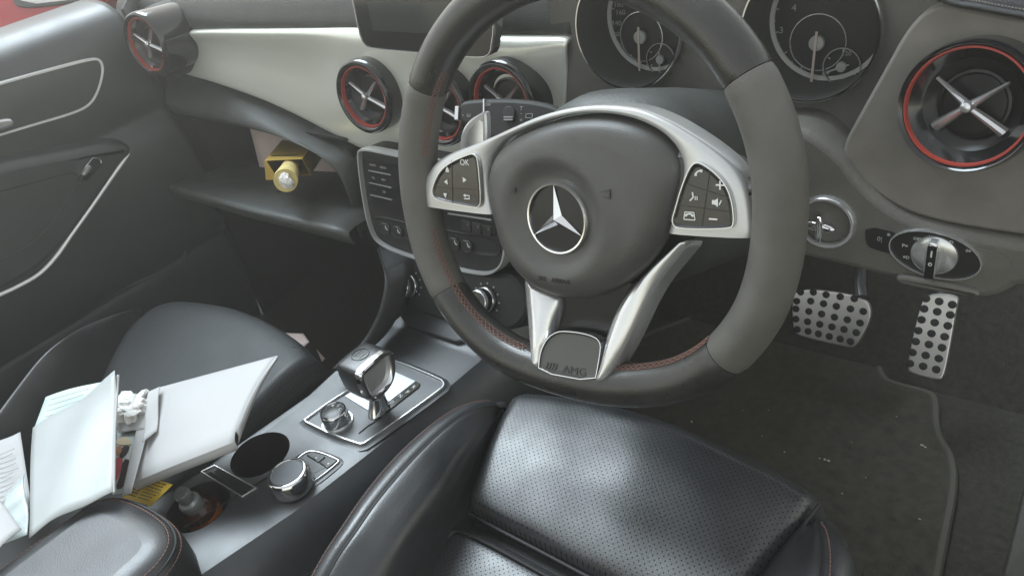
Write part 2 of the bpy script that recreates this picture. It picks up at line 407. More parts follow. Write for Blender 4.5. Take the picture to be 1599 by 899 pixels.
def air_vent(cx, cy, ydepth, r, aim, spin=0, reveal=.03, lip=.0425):
    c = Y(cx, cy, ydepth); n = Vector(aim).normalized(); u = Vector((0, 0, 1)).cross(n).normalized()
    f = Fr(c, u, n.cross(u)); k = r / .05
    h = lathe([(.0505 * k, -reveal), (.0505 * k, -.004), (.0495 * k, .002), ((.0505 + lip) / 2 * k, .0045), (lip * k, .003), ((lip - .0015) * k, -.002), (.037 * k, -.006), (.033 * k, -.02), (.0, -.024)], f, 64, cap=False)
    v = finish('air_vent', h, PIANO, dash, sharp=1.2)
    finish('accent_ring', lathe([((lip - .0007) * k, -.0005), ((lip - .0012) * k, .0014), ((lip - .0027) * k, .0014), ((lip - .0033) * k, -.003), ((lip - .0037) * k, -.005)], f, 64, cap=False), RED, v)
    finish('bowl', lathe([((lip - .0036) * k, -.004), ((lip - .005) * k, -.007), (.035 * k, -.012), (.029 * k, -.018), (.026 * k, -.019), (.026 * k, -.016), (.024 * k, -.0155), (.022 * k, -.018), (.001, -.0175)], f, 56), BLACKG, v, sharp=.9)
    sb = bmesh.new()
    for i, an in enumerate((38, 142, 218, 322)):
        an = math.radians(an + spin); d = Vector((math.cos(an), math.sin(an))); q = Vector((-d.y, d.x))
        L = .032 * k
        w0, w1 = (.0032 * k, .0013 * k) if i < 2 else (.0026 * k, .0045 * k)
        st = .003 * k
        z0, z1 = -.003, (-.003 if i < 2 else -.012)
        pts = [(d * st, w0), (d * L * .5, (w0 + w1) / 2), (d * L, w1)]
        rws = []
        for j, (pp, w) in enumerate(pts):
            zz = z0 + (z1 - z0) * j / 2
            rws.append([f.p(*(pp - q * w), zz - .003), f.p(*(pp - q * w * .6), zz), f.p(*pp, zz + .0014), f.p(*(pp + q * w * .6), zz), f.p(*(pp + q * w), zz - .003)])
        grid(rws, sb)
    lathe([(.0048 * k, -.006), (.0048 * k, -.001), (.0036 * k, .0012), (.001, .002)], f, 20, bm=sb)
    finish('star_grille', sb, SATCH, v, sharp=.5)
    return v
air_vent(228, 70, .195, .052, (.10, -1, .10), 8, .07)
air_vent(568, 152, .222, .050, (.05, -1, .12), 3, .04)
air_vent(682, 168, .222, .050, (0, -1, .12), 3, .04)
air_vent(783, 162, .225, .050, (-.02, -1, .12), 3, .04)
air_vent(1508, 168, .203, .0490, (-.15, -1, .24), 2, .045, .0462)
# barrel that carries the outer passenger vent
c = Y(240, 70, .235); f = Fr(c, (1, 0.1, 0), (-.01, .1, 1))
finish('vent_barrel', lathe([(.062, -.05), (.060, -.01), (.056, .015), (.051, .03)], Fr(Y(234, 74, .21) + Vector((0, .03, 0)), (1, .1, 0), (-.01, .1, 1)), 48, cap=False), DARKP, dash)

# driver's side of the dash
face = lambda x, y, d=.0: Y(x, y, .215 + d)
rows = [[(-.175, .258, .16), (0, .262, .17), (.12, .262, .16), (.22, .26, .15), (.4, .25, .14)],
        [(-.175, .258, .06), (0, .262, .06), (.12, .262, .06), (.22, .255, .06), (.4, .24, .06)],
        [(-.185, .258, -.02), (0, .26, -.03), (.12, .255, -.03), (.22, .245, -.03), (.4, .23, -.03)],
        [(-.2, .262, -.09), (0, .255, -.10), (.12, .235, -.10), (.22, .225, -.095), (.4, .22, -.09)]]
bm = surf(rows, 5, 4)
G = {}
def gauge_frame(px, py, y): return Fr(Y(px, py, y), (1, 0, 0), (0, .12, 1))
GB = [gauge_frame(979, 46, .252), gauge_frame(1262, 52, .252)]
body = bmesh.new()
sol = surf(rows, 5, 4)
geom = bmesh.ops.extrude_face_region(sol, geom=sol.faces[:])
bmesh.ops.translate(sol, verts=[v for v in geom['geom'] if isinstance(v, bmesh.types.BMVert)], vec=(0, .09, 0))
cut = [lathe([(.0578, -.075), (.0578, .06)], g, 48) for g in GB]
for cb in cut:
    # close the far end of each cutter
    bs = [ed for ed in cb.edges if ed.is_boundary]; bmesh.ops.contextual_create(cb, geom=bs)
binn = carve(sol, cut)
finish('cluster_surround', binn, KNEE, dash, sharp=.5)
# leather panel round the driver's vent
lp = [(1376, 118), (1340, 182), (1312, 235), (1330, 266), (1368, 302), (1415, 331), (1480, 348), (1560, 362), (1700, 380), (1750, 200), (1700, 40), (1599, 30), (1530, 17), (1470, 4), (1425, 30)]
fl = Fr((.2, .228, 0), (1, .0, 0), (0, .14, 1))
P2 = chaikin([fl.px(x, y) for x, y in lp], 3)
bm = plate(P2, fl, [(-.001, -.03), (0, -.002), (.001, .0005), (.003, .0018)])
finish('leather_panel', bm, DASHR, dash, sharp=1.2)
# knee panel with ignition and light switch
fk = Fr((.2, .212, -.1), (1, 0, 0), (0, .04, 1))
kp = [(1150, 215), (1250, 190), (1320, 245), (1336, 270), (1372, 308), (1418, 338), (1480, 355), (1560, 370), (1720, 395), (1720, 450), (1600, 440), (1560, 462), (1530, 467), (1490, 455), (1400, 437), (1330, 418), (1250, 400), (1150, 372), (1060, 330), (1040, 250)]
P2 = [fk.px(x, y) for x, y in kp]; P2 = chaikin(P2, 2)
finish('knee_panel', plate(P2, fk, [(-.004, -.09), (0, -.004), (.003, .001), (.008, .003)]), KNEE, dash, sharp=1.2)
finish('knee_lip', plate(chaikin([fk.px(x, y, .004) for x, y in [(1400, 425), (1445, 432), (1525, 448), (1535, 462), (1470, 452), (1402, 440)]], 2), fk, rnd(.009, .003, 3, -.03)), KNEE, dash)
# blank switch plates left and right of the light switch
bm = poly(chaikin([fk.px(x, y, .003) for x, y in [(1352, 352), (1410, 366), (1415, 400), (1362, 388), (1352, 378)]], 1), fk, .002, .0044)
finish('switch_blank', bm, DARKP, dash)
bm = poly(chaikin([fk.px(x, y, .003) for x, y in [(1512, 382), (1580, 398), (1578, 426), (1505, 414)]], 1), fk, .002, .0042)
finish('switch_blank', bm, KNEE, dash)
bm = text('0¦', .006, fk.mat(*fk.px(1374, 373, .004), .0046), ext=.0002)
circ_p = fk.px(1388, 366, .004)
poly(circ(.0014, 10, circ_p.x, circ_p.y), fk, .004, .0048, bm)
finish('switch_symbols', bm, GREYPR, dash)
# light switch
lc = fk.px(1459, 397, .004)
ang = math.radians(-8)
def ell(rx, ry, n=48):
    return [lc + Vector((rx * math.cos(2 * math.pi * k / n) * math.cos(ang) - ry * math.sin(2 * math.pi * k / n) * math.sin(ang), rx * math.cos(2 * math.pi * k / n) * math.sin(ang) + ry * math.sin(2 * math.pi * k / n) * math.cos(ang))) for k in range(n)]
ls = finish('light_switch', plate(ell(.0355, .0212), fk, [(0, 0), (0, .004), (.001, .005), (.003, .0045)]), DARKP, dash)
finish('switch_rim', band(ell(.0365, .0222), fk, .0016, .0064, .002), SATCH, ls)
kn = lathe([(.0185, .004), (.018, .0065), (.015, .0085), (.008, .0092), (.0005, .0092)], fk, 40, lc.x, lc.y)
finish('switch_dial', kn, SATCH, ls)
f2 = Fr(fk.p(lc.x, lc.y, .0050), fk.u, fk.v)
hb = plate(chaikin([(-.0055, -.020), (.0055, -.020), (.0055, .017), (-.0055, .017)], 1), f2, rnd(.011, .0022, 3, -.004))
hd = finish('switch_handle', hb, SATCH, ls)
finish('handle_face', poly([(-.0036, -.0175), (.0036, -.0175), (.0036, .0145), (-.0036, .0145)], f2, .0108, .0114), BLACKG, hd)
bm = line2((0, .004), (0, .010), .0012, f2, .0112, .0118); band(circ(.0016, 12, 0, -.003), f2, .0006, .0118, .0112, bm)
finish('handle_mark', bm, WHITEP, hd)
bm = bmesh.new()
for s, x, y, z in (('P=', 1413, 384, .0045), ('≡D', 1415, 402, .004), ('OFF', 1432, 373, .0036), ('AUTO', 1459, 371, .0036), ('≡D', 1484, 378, .0036), ('0≡', 1512, 392, .0036)):
    p = fk.px(x, y, .005); text(s, z, fk.mat(p.x, p.y, .0049), bm)
finish('switch_print', bm, WHITEP, ls)
# ignition
ic = fk.px(1290, 346, .004)
ig = finish('ignition_switch', lathe([(.0265, 0), (.0265, .006), (.0250, .0085), (.0228, .0085), (.0215, .006), (.0212, -.012), (.0, -.014)], fk, 48, ic.x, ic.y, cap=False), SATCH, dash)
finish('ignition_bowl', lathe([(.0214, .004), (.020, -.004), (.016, -.010), (.001, -.011)], fk, 40, ic.x, ic.y), PIANO, ig)
f3 = Fr(fk.p(ic.x - .004, ic.y - .004, .0), fk.u, fk.v)
bm = plate(chaikin([(-.013, -.006), (.013, -.006), (.014, .003), (-.014, .005)], 2), f3, rnd(.010, .004, 4, -.012))
bm = plate(chaikin([(-.003, -.014), (.0035, -.014), (.0035, .012), (-.003, .012)], 1), f3, rnd(.013, .002, 3, -.01), bm)
finish('ignition_key', bm, CHROME, ig)

# ================================================================== INSTRUMENTS
clus = thing('instrument_cluster', 'pair of round white-marked gauges in chrome-rimmed tubes behind the steering wheel', 'gauges', (.01, .32, .0))
SEG = {'speed': [('0', 1021 - 12, 115), ('40', 985, 106), ('60', 973, 97), ('80', 966, 84), ('100', 962, 71), ('120', 960, 54), ('140', 963, 37), ('160', 969, 20)],
       'rev': [('0', 1277, 130), ('1', 1241, 116), ('2', 1222, 87), ('3', 1220, 48), ('4', 1240, 13)]}
def gauge(kind, g, hub, sub):
    gz = -.052                                        # dial sits at the bottom of the tube
    fd = Fr(g.p(0, 0, gz), g.u, g.v)
    tb = finish('gauge', lathe([(.0576, .004), (.0572, -.01), (.0545, gz + .004), (.0545, gz - .002)], g, 64, cap=False), DASHP, clus)
    finish('chrome_rim', lathe([(.0576, .0005), (.0586, .003), (.0600, .003), (.0606, -.001)], g, 72, cap=False), CHROME, tb)
    h = fd.px(*hub); R = .0515
    finish('dial', lathe([(.0545, .0), (.001, .0002)], fd, 56), DIAL, tb)
    finish('scale_ring', lathe([(.0540, .0005), (.0536, .0032), (.0500, .0022), (.0496, .0006)], fd, 72, cap=False), DIALRING, tb)
    bm = bmesh.new()
    for s, x, y in SEG[kind]:
        p = fd.px(x, y, .001); text(s, .0085 if kind == 'rev' else .0072, fd.mat(p.x, p.y, .0012), bm, squash=1.15)
    nt_ = 24 if kind == 'speed' else 16
    for i in range(nt_ + 1):
        a = math.radians(268 - i * 200 / nt_); d = Vector((math.cos(a), math.sin(a)))
        line2(d * (.0485 if i % 2 else .0465), d * .0495, .0011, fd, .001, .0014, bm)
    if kind == 'speed':
        p = fd.px(966, 8, .001); text('180', .0072, fd.mat(p.x, p.y, .0012), bm, squash=1.15)
    finish('dial_print', bm, GREYPR, tb)
    finish('inner_ring', lathe([(.0262, .001), (.0258, .003), (.0250, .003), (.0247, .001)], fd, 56, h.x, h.y, cap=False), SATCH, tb)
    nb = lathe([(.0072, .003), (.0068, .0065), (.004, .0075), (.0005, .0075)], fd, 28, h.x, h.y)
    finish('needle_hub', nb, GREYPR, tb)
    d = Vector((-.02, -1)) if kind == 'speed' else Vector((-.045, -1))
    nn = line2(h - d * .011, h + d * .044, .0022, fd, .0076, .0084)
    finish('needle', nn, NEEDLE, tb)
    s = fd.px(*sub)
    sd_ = finish('small_dial', lathe([(.0172, .0005), (.0168, .0036), (.0158, .0036), (.0155, .0016), (.001, .0014)], fd, 44, s.x, s.y), SATCH if False else DIAL, tb)
    bm = lathe([(.0170, .0030), (.0168, .0042), (.0161, .0042), (.0158, .003)], fd, 44, s.x, s.y, cap=False)
    lathe([(.0048, .003), (.0044, .006), (.0005, .0066)], fd, 20, s.x, s.y, bm)
    d2 = Vector((.0, -1)) if kind == 'speed' else Vector((-.9, -.35))
    line2(s - d2 * .008, s + d2 * .014, .0014, fd, .0062, .0068, bm)
    for i in range(5):
        a = math.radians(90 + i * 60); d = Vector((math.cos(a), math.sin(a))); line2(s + d * .0125, s + d * .0152, .0011, fd, .0018, .0024, bm)
    finish('small_needle', bm, GREYPR, sd_)
    if kind == 'rev':
        bm = bmesh.new()
        for t_, x, y in (('120', 1322, 84), ('50', 1316, 124)):
            p = fd.px(x, y, .002); text(t_, .0055, fd.mat(p.x, p.y, .0022), bm)
        finish('small_print', bm, GREYPR, sd_)
gauge('speed', GB[0], (1003, 57), (1034, 92))
gauge('rev', GB[1], (1278, 66), (1316, 103))

# ================================================================== SCREEN
fs = Fr((-.32, .195, .09), (1, .02, 0), (0, .14, 1))
dsp = thing('display_screen', 'flat dark tablet screen with thin chrome edge standing on the dash', 'screen', fs.p(0, -.04, -.01))
so = [(533, -75), (551, 0), (560, 50), (569, 72), (583, 77), (660, 84), (742, 91), (762, 89), (769, 76), (775, 0), (781, -80)]
P2 = [fs.px(x, y) for x, y in so]
finish('screen_bezel', plate(chaikin(P2, 1), fs, [(0, -.014), (0, -.001), (.0008, 0), (.002, .0002)], base=True), PIANO, dsp)
finish('chrome_edge', band(inset([Vector(p) for p in chaikin(P2, 1)][::1], 0), fs, .0014, .0012, -.004), SATCH, dsp)
si = [(560, -70), (573, 0), (583, 48), (668, 53), (748, 60), (755, 0), (762, -70)]
finish('glass', poly([fs.px(x, y) for x, y in si], fs, .0002, .0008), SCREEN, dsp)
finish('screen_mount', box(fs.p(0, -.012, -.03), Vector((.08, .045, .03)), bev=.006), DARKP, dsp)

# ================================================================== CENTRE CONTROL UNIT
fu = Fr((-.38, .192, -.17), (1, 0, 0), (0, .20, 1))
unit = thing('control_unit', 'black radio and climate button panel in a chrome frame below the middle vents', 'control panel', fu.p(0, -.08, -.02))
uo = [(560, 238), (567, 228), (620, 239), (700, 255), (770, 268), (786, 278), (797, 330), (794, 395), (788, 415), (770, 429), (742, 427), (690, 415), (630, 397), (598, 383), (582, 365), (571, 320)]
P2 = chaikin([fu.px(x, y) for x, y in uo], 2)
finish('unit_body', plate(P2, fu, [(-.004, -.10), (.001, -.004), (.002, .0)]), DARKP, unit)
finish('chrome_frame', band(P2, fu, .0046, .0065, -.010), SILVER, unit)
ra = [(573, 248), (620, 257), (700, 272), (765, 285), (778, 340), (775, 366), (700, 350), (640, 338), (590, 326), (582, 315)]
finish('radio_panel', poly([fu.px(x, y) for x, y in ra], fu, .001, .0022), BLACKG, unit)
tx = bmesh.new()
for i, (ya, yb) in enumerate(((266, 273), (285, 293), (304, 312))):
    finish('button_bar', line2(fu.px(576 + 1.5 * i, ya, .002), fu.px(611 + i, yb, .002), .0016, fu, .002, .0034), SATCH, unit)
finish('button_bar', line2(fu.px(700, 333, .002), fu.px(768, 343, .002), .0016, fu, .002, .0034), SATCH, unit)
for s, x, y in (('RADIO', 582, 258), ('MEDIA', 598, 262), ('TEL', 583, 278), ('NAV', 599, 281), ('◂', 585, 296), ('CD', 600, 300)):
    p = fu.px(x, y, .0023); text(s, .0042, fu.mat(p.x, p.y, .0024), tx)
finish('button_print', tx, GREYPR, unit)
for i in range(3):
    x0 = 723 + i * 16; y0 = 342 + i * 3.6
    b = finish('preset_button', plate([fu.px(x0, y0), fu.px(x0 + 14, y0 + 3), fu.px(x0 + 15, y0 + 19), fu.px(x0 + 1, y0 + 16)], fu, rnd(.0036, .0008, 2, .001)), GREYB, unit)
    p = fu.px(x0 + 7, y0 + 9, .004)
    finish('button_print', text(str(i + 1), .004, fu.mat(p.x, p.y, .0038)), GREYPR, b)
slot = chaikin([fu.px(x, y) for x, y in [(583, 334), (640, 348), (700, 358), (780, 374), (784, 396), (770, 402), (700, 388), (640, 376), (595, 365), (586, 352)]], 2)
finish('switch_recess', plate(slot, fu, [(0, .0002), (.001, .0018), (.003, .0006), (.005, .0002)]), DARKP, unit)
for x0, y0 in ((594, 345), (613, 350), (702, 368), (722, 372)):
    b = finish('seat_heater_button', plate(chaikin([fu.px(x0, y0), fu.px(x0 + 17, y0 + 4), fu.px(x0 + 19, y0 + 22), fu.px(x0 + 2, y0 + 18)], 1), fu, rnd(.005, .0016, 3, .001)), GREYB, unit)
    p = fu.px(x0 + 9, y0 + 11, .005); bm = bmesh.new()
    line2(p + Vector((-.0015, .003)), p + Vector((0, -.002)), .0012, fu, .0048, .0053, bm); line2(p + Vector((0, -.002)), p + Vector((.003, -.002)), .0012, fu, .0048, .0053, bm)
    finish('button_symbol', bm, WHITEP, b)

# ================================================================== CENTRE CONSOLE
con = thing('centre_console', 'dark centre console with chrome-framed gear panel, cup holders and padded armrest', 'console', (-.38, -.1, -.54))
CZ = -.335
st = []
for y, xl, xr, zt in ((-.75, -.497, -.335, -.34), (-.55, -.497, -.335, -.34), (-.30, -.493, -.330, CZ), (-.18, -.472, -.300, CZ), (-.04, -.453, -.281, CZ), (.06, -.461, -.273, CZ), (.118, -.474, -.268, CZ), (.128, -.475, -.268, CZ + .001), (.19, -.484, -.266, CZ + .035), (.24, -.49, -.264, CZ + .075)):
    r = .012
    st.append([Vector(p) for p in ((xl - .012, y, -.56), (xl - .008, y, zt - .06), (xl - .003, y, zt - .012), (xl + .001, y, zt - .002), (xl + .006, y, zt + .0008), (xl + .014, y, zt), ((xl + xr) / 2, y, zt), (xr - .022, y, zt), (xr - .008, y, zt - .003), (xr + .004, y, zt - .014), (xr + .014, y, zt - .034), (xr + .022, y, zt - .06), (xr + .030, y, zt - .10), (xr + .034, y, -.56))])
body = grid(st, None, True)
for k in (0, -1):
    body.verts.ensure_lookup_table()
bs = [ed for ed in body.edges if ed.is_boundary]
bmesh.ops.holes_fill(body, edges=bs)
def cyl(c, r, h0, h1, n=48, rx=None):
    fz = Fr(c, (1, 0, 0), (0, 1, 0)); b = lathe([(r, h0), (r, h1)], fz, n)
    bmesh.ops.contextual_create(b, geom=[ed for ed in b.edges if ed.is_boundary]); return b
C1, C2_ = Vector((-.421, -.143, CZ)), Vector((-.421, -.234, CZ))
fz = Fr((0, 0, CZ), (1, 0, 0), (0, 1, 0))
cups = [cyl(C1, .0375, -.075, .02), cyl(C2_, .0375, -.075, .02)]
body = carve(body, cups)
finish('console_body', body, PLASTIC, con, sharp=.5)
for C in (C1, C2_):
    finish('cup_holder', lathe([(.0372, .0004), (.0368, -.002), (.0365, -.07), (.001, -.072)], Fr(C, (1, 0, 0), (0, 1, 0)), 48), DARKP, con)
# seam between the cup holders and the raised right half, and the side seam
bm = tube([Z(x, y, CZ + .0006) for x, y in ((286, 824), (370, 773), (430, 737), (470, 708))], .0007, 6)
finish('seam', bm, DARKP, con)
sm = []
for y, xr in ((-.5, -.325), (-.30, -.330), (-.18, -.300), (-.04, -.281), (.06, -.273), (.12, -.268)): sm.append((xr + .0235, y, CZ - .066))
finish('seam', tube(spline(sm, 5), .0013, 6), DARKP, con)
# slotted holder between the cups
sl_ = [fz.px(x, y) for x, y in ((313, 737), (336, 726), (402, 762), (378, 777))]
p_ = finish('slot_frame', band(sl_, fz, .0018, .002, 0), SATCH, con)
bm = bmesh.new()
for a, b_ in (((326, 739), (381, 770)), ((338, 734), (390, 764))): line2(fz.px(*a), fz.px(*b_), .006, fz, .0003, .0008, bm)
finish('slot', bm, DARKP, p_)
# gear panel
gp = [fz.px(x, y) for x, y in ((474, 657), (612, 568), (620, 565), (690, 594), (697, 602), (693, 610), (575, 695), (560, 699), (480, 665))]
gpc = chaikin(gp, 1)
pan = finish('gear_panel', plate(gpc, fz, [(-.006, .0001), (-.001, .0012), (.001, .003), (.003, .0022)]), PLASTIC, con)
finish('chrome_frame', band(gpc, fz, .0028, .0052, .001), SATCH, pan)
gate = [fz.px(x, y) for x, y in ((540, 621), (584, 648), (652, 599), (606, 578))]
finish('gate_plate', poly(gate, fz, .002, .0036), GATEM, pan)
strip = [fz.px(x, y) for x, y in ((583, 648), (597, 653), (657, 604), (650, 597), (640, 594))]
stp = finish('gear_letters_plate', poly([fz.px(x, y) for x, y in ((584, 648.5), (597, 652), (655, 607), (657, 602), (650, 598))], fz, .002, .0040), PIANO, pan)
bm = bmesh.new()
for s, x, y in (('P', 636, 612), ('R', 646, 604), ('N', 625, 618), ('D', 612, 628), ('%', 595, 643)):
    p = fz.px(x, y, .004); text(s, .0075, fz.mat(p.x, p.y, .0041), bm)
finish('gear_letters', bm, WHITEP, stp)
bm = tube([Z(x, y, CZ + .003) for x, y in ((596, 651), (575, 664), (560, 676))], .0006, 6); finish('seam', bm, DARKP, pan)
# front storage lid
sl2 = [Vector((x, y, 0)) for x, y in ((-.466, .122), (-.283, .122), (-.283, .2), (-.466, .2))]
n_ = Vector((0, -.58, 1)).normalized(); fl2 = Fr((-.375, .129, CZ + .0022), (1, 0, 0), (0, 1, .58))
lidb = plate(chaikin([(-.094, .0), (.098, .0), (.100, .10), (-.094, .10)], 1), fl2, rnd(.006, .003, 3, -.002))
ld = finish('storage_lid', lidb, PLASTIC, con)
bm = tube(spline([fl2.p(*fl2.px(x, y, .006), .0066) for x, y in ((640, 541), (655, 542.5), (672, 547), (685, 553))], 4), [.0004] + [.0012] * 11 + [.0004], 8)
finish('lid_handle', bm, SATCH, ld)
# climate knobs below the unit
fc = Fr((-.34, .17, -.25), (1, 0, 0), (0, .45, 1))
finish('climate_panel', plate(chaikin([fc.px(x, y) for x, y in ((596, 392), (640, 400), (700, 414), (770, 432), (800, 425), (830, 480), (800, 520), (740, 512), (690, 500), (640, 482), (612, 470), (602, 440))], 2), fc, [(-.003, -.05), (0, -.004), (.004, 0)]), DARKP, con)
for x, y in ((641, 444), (760, 467)):
    p = fc.px(x, y)
    k = finish('climate_knob', lathe([(.0185, .0), (.0175, .003), (.0160, .004), (.0155, .018), (.0140, .0195), (.0125, .0185), (.001, .0182)], fc, 40, p.x, p.y), PIANO, con, sharp=.5)
    bm = lathe([(.0158, .0155), (.0152, .0195), (.0142, .0205), (.0132, .0195)], fc, 40, p.x, p.y, cap=False)
    lathe([(.0166, .004), (.0168, .006), (.0160, .007)], fc, 40, p.x, p.y, bm, cap=False)
    finish('knob_ring', bm, SATCH, k)
    bm = bmesh.new()
    for i in range(9):
        a_ = math.radians(i * 30 - 30); d = Vector((math.cos(a_), math.sin(a_))); line2(p + d * .0205, p + d * .0228, .0014, fc, .0, .0012, bm)
    finish('knob_ticks', bm, GREYPR, k)
# flank of the centre stack running down into the console
fp = [(590, 388), (602, 430), (597, 470), (584, 505), (562, 538), (520, 574)]
fw = [(598, 389), (610, 433), (606, 474), (593, 509), (571, 541), (530, 576)]
dl = [1.12, 1.055, 1.045, 1.05, 1.05, 1.02]
Pa = [D(x, y, d) for (x, y), d in zip(fp, dl)]; Pb = [D(x, y, d - .008) for (x, y), d in zip(fw, dl)]
rows = [[p + Vector((-.012, .10, -.01)) for p in Pa], [p + Vector((-.002, .02, -.003)) for p in Pa], Pa, [(p + q) / 2 + Vector((0, -.004, .004)) for p, q in zip(Pa, Pb)], Pb, [q + Vector((.003, .03, -.005)) for q in Pb]]
finish('stack_flank', surf(rows, 5, 4), DARKP, con, solid=.004)
finish('stack_core', box(Vector((-.37, .29, -.26)), Vector((.19, .16, .2)), bev=.02), DARKP, con)
# drive mode dial on the gear panel
c = fz.px(528, 660, .002); fd_ = Fr(fz.p(c.x, c.y, .002), (1, 0, 0), (0, 1, 0))
dm = finish('mode_dial', lathe([(.0205, 0), (.0200, .003), (.0178, .003), (.0178, .005)], fd_, 44, cap=False), SATCH, con, sharp=.5)
bm = bmesh.new()
nk = 60
rg = []
for rr, hh in ((.0172, .003), (.0170, .018), (.0160, .0215), (.0146, .0222), (.0138, .0212)):
    rg.append([fd_.p((rr + (.0002 if k % 2 else -.0002) * (hh < .02)) * math.cos(2 * math.pi * k / nk), (rr + (.0002 if k % 2 else -.0002) * (hh < .02)) * math.sin(2 * math.pi * k / nk), hh) for k in range(nk)])
grid(rg, bm, True); finish('dial_knob', bm, CHROME, dm, sharp=.9)
finish('dial_top', lathe([(.0140, .0208), (.013, .0214), (.001, .0214)], fd_, 36), GREYB, dm)
bm = bmesh.new()
for s, a, b_ in (('C', .007, .006), ('S', .0, .009), ('M', -.007, .006)): text(s, .005, fd_.mat(a, b_, .0216), bm)
finish('dial_print', bm, WHITEP, dm)
# rotary controller with two buttons
kc = fz.px(460, 760)
base = chaikin([fz.px(x, y) for x, y in ((430, 752), (432, 764), (455, 770), (480, 764), (530, 725), (532, 719), (490, 703), (470, 712))], 2)
rc = finish('rotary_controller', plate(base, fz, [(-.004, .0), (0, .001), (.001, .0022), (.003, .0018)]), PLASTIC, con)
finish('controller_frame', band(base, fz, .0016, .0036, .001), SATCH, rc)
fk2 = Fr(fz.p(kc.x, kc.y, .002), (1, 0, 0), (0, 1, 0))
rg = []; nk = 72
for rr, hh in ((.0238, .0005), (.0250, .004), (.0246, .018), (.0232, .0225), (.0212, .0238), (.0196, .0236), (.019, .0226)):
    rg.append([fk2.p((rr + (.00022 if k % 2 else -.00022) * (hh < .019)) * math.cos(2 * math.pi * k / nk), (rr + (.00022 if k % 2 else -.00022) * (hh < .019)) * math.sin(2 * math.pi * k / nk), hh) for k in range(nk)])
finish('controller_knob', grid(rg, None, True), CHROME, rc, sharp=.9)
finish('knob_cap', lathe([(.0193, .0225), (.018, .0235), (.008, .0228), (.001, .0226)], fk2, 44), CAPM, rc)
for q, s in ((((489, 706), (509, 715), (498, 724), (480, 713)), '•'), (((511, 716), (528, 721), (512, 733), (500, 725)), '•')):
    b = finish('controller_button', plate([fz.px(*p) for p in q], fz, rnd(.0036, .001, 2, .001)), GREYB, rc)
    cc = sum((fz.px(*p, .0036) for p in q), Vector((0, 0))) / 4
    finish('button_symbol', poly(circ(.0011, 12, cc.x, cc.y), fz, .0035, .004), WHITEP, b)
# armrest
fa = Fr((0, 0, -.25), (1, 0, 0), (0, 1, 0))
ao = [(-.445, -.74), (-.452, -.70), (-.452, -.33), (-.443, -.302), (-.415, -.290), (-.37, -.283), (-.325, -.284), (-.298, -.300), (-.288, -.335), (-.288, -.70), (-.295, -.74)]
ap = chaikin(ao, 2)
ar = finish('armrest', plate(ap, fa, [(.004, -.09), (-.004, -.05), (-.004, -.03), (-.0022, -.018), (.002, -.009), (.008, -.003), (.018, .001), (.028, .003)]), LEATHER, con, sharp=1.4)
finish('piping', tube([fa.p(q.x, q.y, -.0095) for q in inset([Vector((p[0], p[1])) for p in (ap if area(ap) > 0 else ap[::-1])], .0005)], .0012, 8, True), PIPING, ar)
def stitches(path, r=.0006, n=3, bm=None, gap=2):
    bm = bm or bmesh.new(); sp = spline(path, n)
    L = [0]
    for i in range(1, len(sp)): L.append(L[-1] + (sp[i] - sp[i - 1]).length)
    def at(d):
        for i in range(1, len(sp)):
            if L[i] >= d: return sp[i - 1].lerp(sp[i], (d - L[i - 1]) / max(1e-9, L[i] - L[i - 1]))
        return sp[-1]
    d = 0
    while d < L[-1] - .004:
        tube([at(d), at(d + .0032)], r, 5, bm=bm); d += .0046
    return bm
apw = [Vector((p[0], p[1])) for p in (ap if area(ap) > 0 else ap[::-1])]
bm = bmesh.new()
for d, h in ((.0052, -.0048), (-.002, -.0165)):
    stitches([fa.p(q.x, q.y, h + .0006) for q in inset(apw, d) if q.y > -.5], .0006, 1, bm)
finish('stitching', bm, STITCH, ar)

# ================================================================== STEERING WHEEL
wh = thing('steering_wheel', 'flat-bottomed steering wheel with grey grips, silver spokes and round emblem', 'steering wheel', wv(0, 0, -.06))
fw_ = Fr((0, 0, 0), WU, WV)
tabl = [(0, .1716), (20, .1765), (40, .1795), (60, .1795), (90, .178), (120, .176), (140, .172), (160, .1655), (180, .1605), (200, .159), (220, .1565), (240, .1490), (255, .1415), (270, .1385), (285, .1415), (300, .1490), (312, .1570), (325, .164), (340, .1690), (360, .1716)]
def rim_r(a):
    a %= 360
    for i in range(len(tabl) - 1):
        if tabl[i][0] <= a <= tabl[i + 1][0]:
            p = [tabl[(i + k) % (len(tabl) - 1)][1] for k in (-1, 0)] + [tabl[i + 1][1], tabl[(i + 2) % (len(tabl) - 1)][1]]
            t = (a - tabl[i][0]) / (tabl[i + 1][0] - tabl[i][0])
            return cr(p[0], p[1], p[2], p[3], t)
def rim_c(a, w=-.008):
    r = rim_r(a); t = math.radians(a); return wv(r * math.cos(t), r * math.sin(t), w)
def rim_tr(a):
    k = .0178
    d = abs((a % 360) - 270)
    if d < 50: k += .0016 * (1 - d / 50)
    return k
def rim_piece(name, a0, a1, material, groove=True):
    n = int(abs(a1 - a0) / 1.5); rings = []
    segs = 28
    for i in range(n + 1):
        a = a0 + (a1 - a0) * i / n; c = rim_c(a); t = (rim_c(a + .5) - rim_c(a - .5)).normalized()
        o = WN.cross(t).normalized(); R = rim_tr(a)
        ed = min(i, n - i)
        if groove and ed < 1: R *= .955
        flt = 1.0
        ring = []
        for k in range(segs):
            th = 2 * math.pi * k / segs; cx, sx = math.cos(th), math.sin(th)
            ring.append(c + o * (R * cx * .98) + WN * (R * sx * 1.02))
        rings.append(ring)
    bm = grid(rings, None, True)
    for rg in (rings[0], rings[-1]): bm.faces.new([bm.verts.new(p) for p in rg])
    return finish(name, bm, material, wh, sharp=1.0)
rim_piece('rim_grip', 325.5, 393.2, GRIP); rim_piece('rim_grip', 143, 210.5, GRIP)
